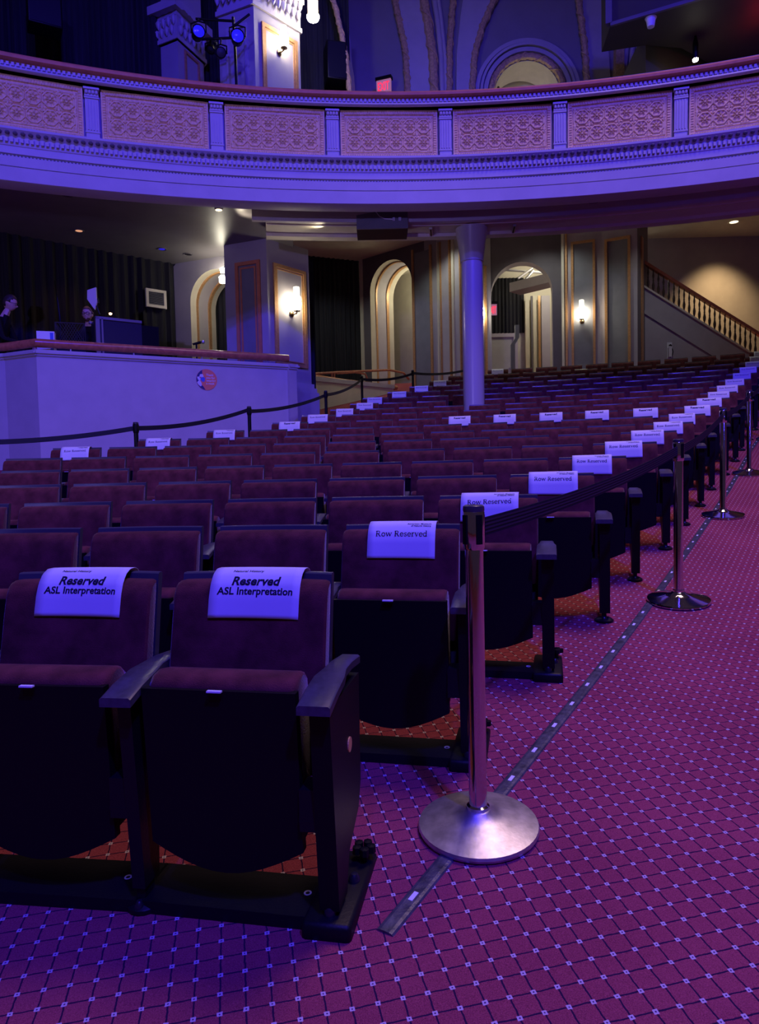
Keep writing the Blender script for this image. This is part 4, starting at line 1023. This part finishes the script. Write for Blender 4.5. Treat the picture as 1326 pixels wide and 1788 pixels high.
face_wall('wall_booth_front', BA, BB); face_wall('wall_booth_corner', BL, BA); face_wall('wall_booth_side', BLL, BL); face_wall('wall_booth_end', BB, P_end)
rl = thing('booth_handrail', 'thick varnished copper handrail above the booth wall', 'handrail', (BA.x, BA.y, 2.98))
o = Vector((BA.x, BA.y, 2.98)); ofs = Vector((-.03, .06, .105))
A_ = [Vector((q_.x, q_.y, 2.98)) - o + ofs for q_ in (BLL, BL, BA)] + [Vector(frB.p(frB.L - .12, 2.98, -.06)) - o + Vector((0, 0, .105))]
b = MB(); b.tube(A_, .062, 14); b.build('rail', m_copper, rl, smooth=True)
for s in (.12, .35, .62, .9):
    c = A_[2].lerp(A_[3], s); b = MB(); b.tube([c + Vector((0, 0, -.105)), c], .014, 8); b.build('bracket', m_alu, rl, smooth=True)

# round sticker on the booth wall
a, z = frB.ray(361, 663)
st = thing('round_sticker', 'round coral sticker with a masked face on the booth wall', 'sticker', frB.p(a, z, .004), math.atan2(frB.u.y, frB.u.x))
RS_ = .165
def disc(mat, pts, lift, nm): b = MB(); b.add([(x * RS_, -lift, y * RS_) for x, y in pts], [tuple(range(len(pts)))]); return b.build(nm, mat, st)
b = MB(); b.lathe([(RS_, 0), (RS_, -.003), (0, -.003)], 40, axis='y'); b.build('backing', m_orange, st)
arc = lambda t0, t1, n=14, r=1.0: [(r * math.cos(math.radians(t0 + (t1 - t0) * i / n)), r * math.sin(math.radians(t0 + (t1 - t0) * i / n))) for i in range(n + 1)]
disc(m_dkblue, arc(262, 112, 20, .985) + [(-.42, .78), (-.40, .55), (-.62, .2), (-.7, -.2), (-.55, -.45), (-.38, -.62)], .0036, 'hair_print')
disc(m_lav, [(-.62, .50), (-.38, .52), (-.28, .30), (-.34, .24), (-.50, .22), (-.72, .24)], .0042, 'face_print')
disc(m_lav, [(-.92, .24), (-.72, .26), (-.58, .04), (-.66, -.14), (-.86, -.02)], .0042, 'face_print')
disc(m_lav, [(-.80, -.12), (-.62, -.12), (-.50, -.36), (-.50, -.60), (-.62, -.66), (-.82, -.50), (-.94, -.30)], .0042, 'face_print')
disc(m_mask, [(-.56, .20), (-.20, .22), (-.16, .05), (-.22, -.18), (-.40, -.24), (-.60, -.02)], .0046, 'mask_print')
for j, ln in enumerate(('Thank', 'you for', 'wearing', 'a mask')):
    V, Fc, w0 = font_geo(ln, .02); sc = .27 * RS_ / .95; b = MB()
    x0 = min(v[0] for v in V)
    b.add([((v[0] - x0) * sc - .06 * RS_, -.0040, v[1] * sc + (.36 - j * .27) * RS_) for v in V], Fc); b.build('lettering', m_lav, st, fix=False)

# things in the booth
def at_o(px, py, Y): return at(px, py, Y)
P0 = at(166, 552, 10.9); P1 = at(247, 562, 11.3)
fr = Fr(P0, P1)
t = thing('equipment_case', 'navy road case with silver edges standing behind the booth rail', 'road case', (P0.x, P0.y, 2.14), math.atan2(fr.u.y, fr.u.x))
hc = P0.z - 2.14; L = fr.L
b = MB(); b.box(.03, L, 0, .4, 0, hc - .03); b.build('body', m_navy, t)
b = MB(); b.box(0, .06, -.02, .05, 0, hc); b.box(.085, .11, -.02, .02, 0, hc - .02); b.build('corner_edge', m_alu, t)
b = MB(); b.box(0, L, -.02, .03, hc - .04, hc); b.box(0, L, .37, .42, hc - .04, hc); b.build('top_edge', m_alu, t)
b = MB(); b.box(L, L + .28, .03, .38, 0, hc - .06); b.build('side_cover', m_black, t)
P = at(178, 548, 10.85); 
t = thing('tilted_screen', 'pale tilted screen on a slim arm above the road case', 'screen', (P.x, P.y + .1, P.z))
q_ = lambda px, py: at(px, py, P.y + .1) - Vector((P.x, P.y + .1, P.z))
b = MB(); pts = [q_(153, 507), q_(168, 502), q_(169, 520), q_(170, 528), q_(166, 541), q_(153, 523)]
b.prism([(p.x, p.z) for p in pts], lambda a, z, y: (a, y, z), -.015, .015); b.build('panel', M('screen_back', (.62, .60, .50), .5), t)
b = MB(); b.tube([q_(168, 534), q_(171, 541), q_(174, 549)], .012, 6); b.box(*(lambda v: (v.x - .02, v.x + .02, .015, .05, v.z - .03, v.z + .04))(q_(169, 525))); b.build('arm', m_black, t)
P = at(193, 548, 11.1)
t = thing('gooseneck_light', 'small glowing gooseneck desk light on the road case', 'desk light', (P.x, P.y, P0.z))
b = MB(); b.tube([(.12, 0, -.0), (.10, 0, .03), (.04, 0, .045), (0, 0, P.z - P0.z)], .005, 6); b.build('neck', m_black, t)
b = MB(); b.lathe([(0, -.02), (.022, -.012), (.025, .01), (0, .02)], 10, (0, 0, P.z - P0.z)); b.build('bulb', M('amber_bulb', (.9, .6, .4), .5, emit=(1, .5, .25), estr=8), t, smooth=True)
P = at(96, 490, 11.3)
t = thing('antenna_pole', 'thin black pole standing upright in the booth before the drape', 'pole', (P.x, P.y, 2.14))
b = MB(); b.tube([(.06, 0, 0), (.05, 0, P.z - 2.7), (0, 0, P.z - 2.14)], [.014, .014, .008], 6); b.build('rod', m_black, t); b = MB(); b.lathe([(.16, 0), (.15, .02), (.02, .04)], 16, (.06, 0, 0)); b.build('foot', m_black, t)
p0 = at(57, 590, 10.25); p1 = at(88, 590, 10.4)
t = thing('white_carton', 'small white carton with a blue label on the booth ledge', 'carton', (p0.x, p0.y + .12, 2.98), .3)
h = at(70, 577, 10.35).z - 2.98
b = MB(); b.box(0, .24, 0, .16, 0, h); b.build('carton', m_white, t)
b = MB(); b.box(.18, .225, -.002, 0, .04, h - .02); b.build('label_print', m_mask, t)
p0 = at(92, 590, 10.5); h = at(100, 560, 10.6).z - 2.14
t = thing('wire_crate', 'black wire mesh crate beside the white carton', 'crate', (p0.x - .05, p0.y + .2, 2.14), .35)
b = MB(); b.box(.0, .42, .02, .32, 0, h - .25); b.build('bin', m_black, t)
wb = MB()
for i in range(12):
    x = .42 * i / 11
    wb.tube([(x, 0, h - .3), (min(.42, x + .18), 0, h)], .004, 4); wb.tube([(x, 0, h - .3), (max(0, x - .18), 0, h)], .004, 4)
wb.tube([(0, 0, h), (.42, 0, h)], .008, 5); wb.build('mesh', m_blackgloss, t)
# microphone on a stand
P = at(343, 600, 12.0)
t = thing('microphone_stand', 'microphone lying on a short stand above the booth rail', 'microphone', (P.x, P.y, 2.14))
zz = P.z - 2.14
b = MB(); b.tube([(0, 0, 0), (0, 0, zz)], .014, 8); b.build('stand', m_black, t); b = MB(); b.lathe([(.16, 0), (.15, .02), (.02, .035)], 20); b.build('base', m_black, t, smooth=True)
b = MB(); b.tube([(-.06, 0, zz - .01), (.08, 0, zz + .02)], [.018, .022], 10); b.build('handle', m_black, t, smooth=True)
b = MB(); b.lathe([(0, -.035), (.024, -.02), (.03, .0), (.024, .02), (0, .032)], 12, (.115, 0, zz + .025)); b.build('grille', m_alu, t, smooth=True)
# wall vent on the drape
frD = Fr(q0, q1); frD2 = Fr(Vector(frD.p(0, 0, .12)), Vector(frD.p(frD.L, 0, .12)))
a0, zt = frD2.ray(254, 498); a1, zb_ = frD2.ray(291, 540)
t = thing('air_vent', 'square grey louvred air vent set against the black drape', 'vent', frD2.p(a0, zb_), math.atan2(frD2.u.y, frD2.u.x))
Wv, Hv = a1 - a0, zt - zb_ - .05
b = MB(); b.box(0, .05, -.02, .03, 0, Hv); b.box(Wv - .05, Wv, -.02, .03, 0, Hv); b.box(.05, Wv - .05, -.02, .03, 0, .05); b.box(.05, Wv - .05, -.02, .03, Hv - .05, Hv); b.build('frame', m_cream, t)
for i in range(9):
    zz = .06 + (Hv - .12) * i / 8; b = MB(); b.add([(.05, -.01, zz), (Wv - .05, -.01, zz), (Wv - .05, .02, zz + .025), (.05, .02, zz + .025)], [(0, 1, 2, 3)]); b.build('slat', m_panel, t, fix=False)
b = MB(); b.box(.04, Wv - .04, .03, .035, .04, Hv - .04); b.build('backing', m_black, t)

# ------------------------------------------------------------------ people in the booth
def person(label, loc, rotz, lean, head_yaw, head_pitch, arms, beard, hairc):
    t = thing('person', label, 'person', loc, rotz)
    J = {'pel': (0, 0, .95, .13, .10), 'sp': (0, -.02 - lean * .12, 1.12, .13, .10), 'ch': (0, -.02 - lean * .30, 1.34, .155, .11), 'nb': (0, -.01 - lean * .42, 1.48, .065, .065), 'nk': (0, -.02 - lean * .52, 1.56, .055, .055), 'hd': (0, -.035 - lean * .60, 1.62, .05, .05)}
    for s, n in ((-1, 'l'), (1, 'r')):
        J['hip' + n] = (s * .10, 0, .90, .095, .10); J['kn' + n] = (s * .11, -.02, .50, .062, .065); J['an' + n] = (s * .11, .02, .08, .042, .045); J['to' + n] = (s * .12, -.15, .04, .04, .03)
        e, w_ = arms
        J['sh' + n] = (s * .19, -.0 - lean * .32, 1.41, .065, .07); J['el' + n] = (s * e[0], e[1] - lean * .3, e[2], .045, .048); J['wr' + n] = (s * w_[0], w_[1] - lean * .3, w_[2], .028, .03); J['pa' + n] = (s * (w_[0] - .01), w_[1] - lean * .3 - .07, w_[2] - .02, .034, .02)
        for k in range(4):
            x = s * (w_[0] - .01) + (k - 1.5) * .020; ln = (.055, .065, .062, .05)[k]
            J['f%d%s' % (k, n)] = (x, w_[1] - lean * .3 - .07 - ln * .6, w_[2] - .028, .009, .009); J['g%d%s' % (k, n)] = (x, w_[1] - lean * .3 - .07 - ln, w_[2] - .055, .008, .008)
        J['th' + n] = (s * (w_[0] - .055), w_[1] - lean * .3 - .07, w_[2] - .03, .010, .010)
    E_ = [('pel', 'sp'), ('sp', 'ch'), ('ch', 'nb'), ('nb', 'nk'), ('nk', 'hd')]
    for n in 'lr':
        E_ += [('pel', 'hip' + n), ('hip' + n, 'kn' + n), ('kn' + n, 'an' + n), ('an' + n, 'to' + n), ('ch', 'sh' + n), ('sh' + n, 'el' + n), ('el' + n, 'wr' + n), ('wr' + n, 'pa' + n), ('wr' + n, 'th' + n)]
        for k in range(4): E_ += [('pa' + n, 'f%d%s' % (k, n)), ('f%d%s' % (k, n), 'g%d%s' % (k, n))]
    ks = list(J); me = D.meshes.new('body'); me.from_pydata([J[k][:3] for k in ks], [(ks.index(a), ks.index(c)) for a, c in E_], [])
    o = D.objects.new('body', me); COL.objects.link(o)
    md = o.modifiers.new('skin', 'SKIN'); sv = me.skin_vertices[0].data
    for i, k in enumerate(ks): sv[i].radius = J[k][3:5]
    sv[0].use_root = True
    o.modifiers.new('sub', 'SUBSURF').levels = 1
    bpy.context.view_layer.update()
    m2 = D.meshes.new_from_object(o.evaluated_get(bpy.context.evaluated_depsgraph_get())); D.objects.remove(o)
    hv = []; hf = []
    hc_ = Vector(J['hd'][:3]) + Vector((0, -.02, .075)); nu, nv = 20, 16
    Rm = Matrix.Rotation(head_yaw, 3, 'Z') @ Matrix.Rotation(head_pitch, 3, 'X')
    def hp(u, v, k=1.0, kz=1.0):
        th, ph = 2 * PI * u, PI * v
        x, y, z = math.sin(ph) * math.sin(th), -math.sin(ph) * math.cos(th), math.cos(ph)
        X, Y, Z = x * .074, y * .098, z * .118
        if z < -.2: X *= 1 - (-.2 - z) * .35; Y = Y * (1 - (-.2 - z) * .15) - (.02 if y < 0 else -.0) * (-.2 - z)
        if y < -.75: Y += .010 * math.exp(-((z + .0) / .10) ** 2) * (1 if abs(x) > .12 else 0)      # eye hollows
        if y < -.5: Y -= .030 * math.exp(-(x / .16) ** 2) * math.exp(-((z + .20) / .14) ** 2) + .010 * math.exp(-(x / .3) ** 2) * math.exp(-((z + .56) / .07) ** 2)
        if abs(x) > .9 and abs(z + .05) < .3 and y > -.2: X += .016 * (1 if x > 0 else -1)
        return Vector((X * k, Y * k, Z * kz))
    for i in range(nu):
        for j in range(nv + 1): hv.append(hc_ + Rm @ hp(i / nu, j / nv))
    q2 = nv + 1
    hf = [(i * q2 + j, ((i + 1) % nu) * q2 + j, ((i + 1) % nu) * q2 + j + 1, i * q2 + j + 1) for i in range(nu) for j in range(nv)]
    b = MB(); b.cur = 1
    b.add([v.co.copy() for v in m2.vertices], [tuple(p.vertices) for p in m2.polygons])
    wz = arms[1]
    for fi, f in enumerate(b.f):
        c = sum((Vector(b.v[k]) for k in f), Vector()) / len(f)
        hand = abs(abs(c.x) - wz[0]) < .10 and c.y < wz[1] - lean * .3 - .02 and abs(c.z - wz[2]) < .12
        if hand or c.z > 1.50: b.m[fi] = 0
    b.cur = 0; b.add(hv, hf)
    b.build('body', [m_skin, m_cloth], t, smooth=True)
    D.meshes.remove(m2)
    hb = MB(); vv = []
    def hairk(u, v): 
        z = math.cos(PI * v); th = 2 * PI * u; front = math.cos(th)
        return v < (.30 if front > .55 else .36 if front > .2 else .52 if front > -.3 else .66)
    H = {}
    for i in range(nu):
        for j in range(nv + 1):
            k = 1.10; H[(i, j)] = hc_ + Rm @ (hp(i / nu, j / nv, 1.09, 1.09) + Vector((0, .004, .006)))
    fs = [];  idx = {}
    for i in range(nu):
        for j in range(nv):
            if hairk((i + .5) / nu, (j + .5) / nv):
                f = []
                for kk in ((i, j), ((i + 1) % nu, j), ((i + 1) % nu, j + 1), (i, j + 1)):
                    if kk not in idx: idx[kk] = len(vv); vv.append(H[kk])
                    f.append(idx[kk])
                fs.append(tuple(f))
    hb.add(vv, fs); ho = hb.build('hair', hairc, t, smooth=True); s_ = ho.modifiers.new('thickness', 'SOLIDIFY'); s_.thickness = .012
    if beard:
        bb = MB(); vv = []; fs = []; idx = {}
        for i in range(nu):
            for j in range(nv):
                u, v = (i + .5) / nu, (j + .5) / nv; fr_ = math.cos(2 * PI * u)
                if fr_ > .05 and .66 < v < .93 and not (fr_ > .9 and .685 < v < .72):
                    f = []
                    for kk in ((i, j), ((i + 1) % nu, j), ((i + 1) % nu, j + 1), (i, j + 1)):
                        if kk not in idx: idx[kk] = len(vv); vv.append(hc_ + Rm @ hp(kk[0] / nu, kk[1] / nv, 1.035, 1.02))
                        f.append(idx[kk])
                    fs.append(tuple(f))
        bb.add(vv, fs); bb.build('beard', M('beard_hair', (.16, .075, .05), .8), t, smooth=True)
    g = MB()
    for s in (-1, 1):
        g.tube([hc_ + Rm @ Vector((s * .034 + .026 * math.cos(2 * PI * k / 12), -.104, .004 + .020 * math.sin(2 * PI * k / 12))) for k in range(12)], .0035, 5, closed=True)
        g.tube([hc_ + Rm @ Vector((s * .060, -.100, .008)), hc_ + Rm @ Vector((s * .080, -.05, .008)), hc_ + Rm @ Vector((s * .080, .01, .0))], .003, 5)
    g.tube([hc_ + Rm @ Vector((-.010, -.108, .006)), hc_ + Rm @ Vector((.010, -.108, .006))], .003, 5)
    g.build('glasses', m_black, t)
    return t
P = at(14, 512, 10.95)
person('person with short dark hair and glasses in black, leaning over the booth in profile', (P.x - .22, P.y, P.z - 1.84), PI / 2 + .1, .30, 0, .30, ((.27, -.12, 1.10), (.22, -.36, 1.05)), False, m_hair)
P = at(155, 535, 11.6)
person('bearded person in dark clothes and glasses facing forward behind the road case', (P.x - .03, P.y + .10, P.z - 1.83), .1, .12, -.0, .05, ((.29, -.02, 1.10), (.20, -.22, 1.02)), True, M('brown_hair_light', (.10, .05, .03), .6, noise=.3, nscale=60))

# ------------------------------------------------------------------ boxes hung under the balcony
def hung_box(px0, px1, py0, py1, Y0, Y1, label):
    p0 = at(px0, py1, Y0); p1 = at(px1, py1, Y1); fr = Fr(p0, p1); z0 = (p0.z + p1.z) / 2
    t = thing('hanging_speaker', label, 'speaker', (p0.x, p0.y, z0), math.atan2(fr.u.y, fr.u.x), 'speakers hung under the balcony')
    L = fr.L; h = 5.16 - z0
    b = MB(); b.prism([(.032, 0), (.52, 0), (.52, h * .98), (.165, h * .98)], lambda y, z, x: (x, y, z), 0, L); b.build('cabinet', m_black, t)
    b = MB(); b.prism([(.0, 0), (.03, 0), (.16, h), (.10, h)], lambda y, z, x: (x, y, z), 0, L); b.build('tilted_front', m_panel, t)
    for k, x in enumerate((.70, .82)):
        b = MB(); b.box(L * x, L * x + .04, .02, .06, h * .42, h * .42 + .05); b.build('connector', M('pale_plug', (.5, .5, .6), .4), t)
    b = MB(); b.tube([(L * .38, .10, h), (L * .45, .06, h * .7), (L * .55, .04, h * .55), (L * .71, .03, h * .5)], .008, 6); b.build('cable', m_white, t)
    return t
hung_box(623, 713, 368, 399, 11.0, 11.0, 'black speaker with tilted front hung beside the round column')
hung_box(1122, 1224, 350, 368, 11.2, 10.8, 'black speaker with tilted front hung before the stair recess')
# recessed downlights in the soffit
def downlight(px, py, lit, lab, watts=0, col=(1, .85, .6)):
    p = atz(px, py, 5.158); t = thing('downlight', lab, 'downlight', (p.x, p.y, 5.16))
    b = MB(); b.lathe([(.055, -.001), (.075, -.012), (.085, -.008), (.085, 0)], 20, cap=False); b.build('ring', m_dark, t, smooth=True)
    b = MB(); b.lathe([(0, -.003), (.055, -.004)], 16, cap=False); b.build('lens', lit, t)
    if watts: spot('downlight_beam', (p.x, p.y, 5.10), (p.x, p.y + .05, 0), col, watts, 110, .8, .05)
m_lit = M('downlight_glow', (.9, .8, .6), .5, emit=(1, .8, .5), estr=3.0); m_orange_lit = M('downlight_amber', (.7, .4, .3), .5, emit=(1, .45, .25), estr=.7)
downlight(138, 403, m_orange_lit, 'amber recessed downlight above the booth', 14, (1, .5, .3))
downlight(283, 435, m_blueled, 'recessed downlight with a bluish face near the booth arch')
downlight(328, 444, m_black, 'dark recessed downlight next to the booth arch')
downlight(117, 340, m_black, 'dark recessed downlight close to the balcony edge')
downlight(600, 365, m_black, 'dark recessed downlight left of the hung speaker')
p = atz(382, 362, 5.14); t = thing('ceiling_spot', 'small round surface spotlight glowing on the soffit', 'spotlight', (p.x, p.y, 5.16))
b = MB(); b.lathe([(.06, -.06), (.065, -.02), (.05, 0)], 16); b.build('housing', m_wallb, t, smooth=True); b = MB(); b.lathe([(0, -.062), (.05, -.0615)], 14, cap=False); b.build('lens', m_lit, t)
spot('soffit_fill', atz(420, 395, 5.0), atz(460, 368, 5.16), WARM, 7, 140, .9, .06); spot('soffit_fill', atz(560, 400, 4.98), atz(530, 372, 5.16), WARM, 9, 140, .9, .08)  # two hidden spots tied to no fixture, added to brighten the soffit
p = Vector(fs_.p(fs_.ray(1293, 399)[0], 7.118, -.3)); t = thing('downlight', 'bright recessed downlight in the stair ceiling', 'downlight', p)
b = MB(); b.lathe([(.0, -.004), (.10, -.005)], 18, cap=False); b.build('lens', m_lit, t); b = MB(); b.lathe([(.10, -.004), (.13, -.01), (.14, 0)], 18, cap=False); b.build('ring', m_cream, t)
for px, py, nm in ((753, 407, 'a'), (897, 402, 'b')):
    p = atz(px, py, 4.99); t = thing('linear_diffuser', 'slim dark linear air slot in the beam %s the column' % ('left of' if nm == 'a' else 'right of'), 'vent', p, -.1)
    b = MB(); b.box(-.025, .025, -.22, .22, -.012, .02); b.build('frame', m_alu, t); b = MB(); b.box(-.012, .012, -.2, .2, -.016, -.012); b.build('slot', m_black, t)
p = atz(1035, 362, 5.12); t = thing('ceiling_dome', 'dark dome fixture on the soffit near the hung speaker', 'ceiling fixture', (p.x, p.y, 5.16))
b = MB(); b.lathe([(0, -.09), (.05, -.075), (.085, -.03), (.10, 0)], 18); b.build('dome', m_black, t, smooth=True); b = MB(); b.lathe([(.10, -.02), (.12, -.015), (.12, 0)], 18); b.build('ring', m_dark, t)

# ------------------------------------------------------------------ things above the balcony rail
def cabinet(px0, py0, px1, py1, Y, dp, yaw, label):
    p0 = at(px0, py1, Y); p1 = at(px1, py0, Y); w_, h = p1.x - p0.x, p1.z - p0.z
    t = thing('loudspeaker', label, 'loudspeaker', (p0.x + w_ / 2, Y, p0.z), yaw)
    t_me = bevel_box(-w_ / 2, w_ / 2, 0, dp, 0, h, .02, 'cabinet', m_black); place('cabinet', t_me, t)
    b = MB(); b.prism([(-w_ / 2 + .03, .03), (w_ / 2 - .03, .03), (w_ / 2 - .03, h - .03), (-w_ / 2 + .03, h - .03)], lambda a, z, y: (a, y, z), -.012, 0); b.build('grille', m_black, t)
    b = MB(); b.tube([(0, dp, h * .5), (0, dp + .25, h * .6)], .03, 8); b.build('bracket', m_black, t)
cabinet(572, 70, 606, 138, 14.9, .4, .25, 'black loudspeaker on the charcoal drape near the hanging lantern')
cabinet(52, -40, 104, 44, 12.6, .4, .5, 'black loudspeaker high on the drape above the rail')
# hanging lantern
P = at(547, 35, 12.6)
t = thing('hanging_lantern', 'glowing cylindrical glass lantern hanging beside the upper pier', 'lantern', P)
b = MB(); b.lathe([(0, -.02), (.09, 0), (.11, .04), (.11, .07), (.085, .08)], 20); b.build('lower_globe', m_glow, t, smooth=True)
b = MB(); b.lathe([(.085, .08), (.085, .75)], 20); b.build('glass_cylinder', m_glow, t, smooth=True)
for k in range(4):
    a = PI / 4 + k * PI / 2; b = MB(); b.tube([(.115 * math.cos(a), .115 * math.sin(a), .05), (.115 * math.cos(a), .115 * math.sin(a), .8)], .008, 5); b.build('frame_bar', m_bronze, t)
b = MB(); b.tube([(0, 0, .75), (0, 0, 3.0)], .015, 6); b.build('chain', m_bronze, t)
# exit signs
def exit_sign(px0, px1, py0, py1, Y, yaw, label, hood=.07):
    p0 = at(px0, py1, Y); p1 = at(px1, py0, Y); w_ = (p1.x - p0.x) / math.cos(yaw) ; h = p1.z - p0.z
    t = thing('exit_sign', label, 'exit sign', p0, yaw)
    b = MB(); b.box(0, w_, 0, .06, 0, h); b.build('case', m_exitface, t)
    b = MB(); b.box(-.02, w_ + .02, -.03, .12, h, h + hood); b.build('hood', m_black, t)
    V, Fc, w0 = font_geo('EXIT', .012); sc = h * .70 / .72; sx = w_ * .80 / w0
    b = MB(); b.add([(w_ / 2 + v[0] * sx, -.006, h * .13 + v[1] * sc) for v in V], Fc); b.build('lettering', m_red, t, fix=False)
    b = MB(); b.tube([(w_ / 2, .05, h + hood * .5), (w_ / 2, .4, h + hood * .5)], .012, 6); b.build('stem', m_black, t)
exit_sign(658, 682, 141, 163, 17.6, -.35, 'red lit exit sign just above the balcony rail')
exit_sign(853, 868, 531, 550, 18.6, 0, 'red lit exit sign inside the lobby arch')
exit_sign(1309, 1335, 104, 118, 13.2, .3, 'red lit exit sign under the dark upper gallery')
P = at(1318, 90, 13.0); point('exit_glow', (P.x, P.y - .1, P.z + .1), (1, .03, .06), 3.0, .05)
# gallery fixtures
p = atz(1137, 38, zb - .06); t = thing('camera_dome', 'small white dome hanging under the upper gallery', 'ceiling fixture', (p.x, p.y, zb))
b = MB(); b.lathe([(.0, -.17), (.06, -.15), (.085, 0)], 18); b.build('dome', m_white, t, smooth=True); b = MB(); b.lathe([(.09, -.02), (.10, 0)], 18); b.build('ring', m_white, t)
p = at(1215, 106, 13.3); t = thing('gallery_downlight', 'bright little downlight under the upper gallery', 'downlight', (p.x, p.y, p.z))
b = MB(); b.lathe([(.02, 0), (.05, .03), (.05, .3), (.02, max(.31, zb - p.z))], 14); b.build('housing', m_black, t, smooth=True); b = MB(); b.lathe([(0, -.02), (.045, -.005), (.05, .03)], 14); b.build('lens', m_bulb, t, smooth=True)
# lighting stand with stage lamps on the balcony
P = at(414, 150, 11.7); base = Vector((P.x, P.y, 5.6))
t = thing('lighting_stand', 'black lighting stand with cross bars on the balcony', 'lighting stand', base)
v = lambda px, py, dY=0: at(px, py, 11.7 + dY) - base
b = MB(); b.tube([(0, 0, 0), v(411, 90), v(407, 30)], .022, 8); b.build('mast', m_black, t, smooth=True)
b = MB(); b.tube([v(342, 33), v(410, 37)], .02, 8); b.build('upper_bar', m_black, t); b = MB(); b.tube([v(345, 69), v(428, 65)], .02, 8); b.build('lower_bar', m_black, t)
b = MB(); b.tube([v(408, 46), v(436, 25)], .02, 8); b.build('angled_bar', m_black, t)
b = MB(); b.tube([v(388, 160), v(411, 150)], .014, 6); b.build('brace', m_black, t)
def lamp(px, py, r, face, lab, aim, Y, clamp):
    p = at(px, py, Y); t = thing('stage_lamp', lab, 'stage light', p); d = Vector(aim).normalized()
    b = MB(); b.lathe([(r * .55, .22), (r * .9, .16), (r, .0), (r * 1.1, -.02), (r * 1.1, .03)], 18, cap=True)
    o2 = b.build('housing', m_black, t, smooth=True); o2.rotation_euler = d.to_track_quat('-Z', 'Y').to_euler()
    b = MB(); b.lathe([(0, -.03), (r * .6, -.025), (r * .95, -.012)], 16, cap=False); o3 = b.build('lens', face, t, smooth=True); o3.rotation_euler = o2.rotation_euler
    b = MB(); b.tube([(-r * 1.25, 0, -.02), (-r * 1.25, 0, r * 1.3), (0, 0, r * 1.7), (r * 1.25, 0, r * 1.3), (r * 1.25, 0, -.02)], .012, 6); b.build('yoke', m_black, t)
    b = MB(); b.tube([(0, 0, r * 1.7), at(*clamp, 11.7) - p], .014, 6); b.build('clamp', m_black, t)      # holds the lamp to its bar
lamp(415, 63, .098, m_blueled, 'stage lamp with blue lens at the mast of the lighting stand', (.25, -1, -.15), 11.34, (408, 46))
lamp(347, 55, .093, m_blueled, 'stage lamp with blue lens at the outer end of the upper bar', (.45, -1, -.1), 11.34, (347, 33.5))
lamp(386, 92, .074, m_navy, 'short dark stage lamp hanging below the lower bar', (.3, -1, -.35), 11.40, (386, 67.5))
lamp(368, 86, .07, m_navy, 'small dark stage lamp pointing down from the lower bar', (-.3, -.6, -1), 11.86, (368, 68.5))
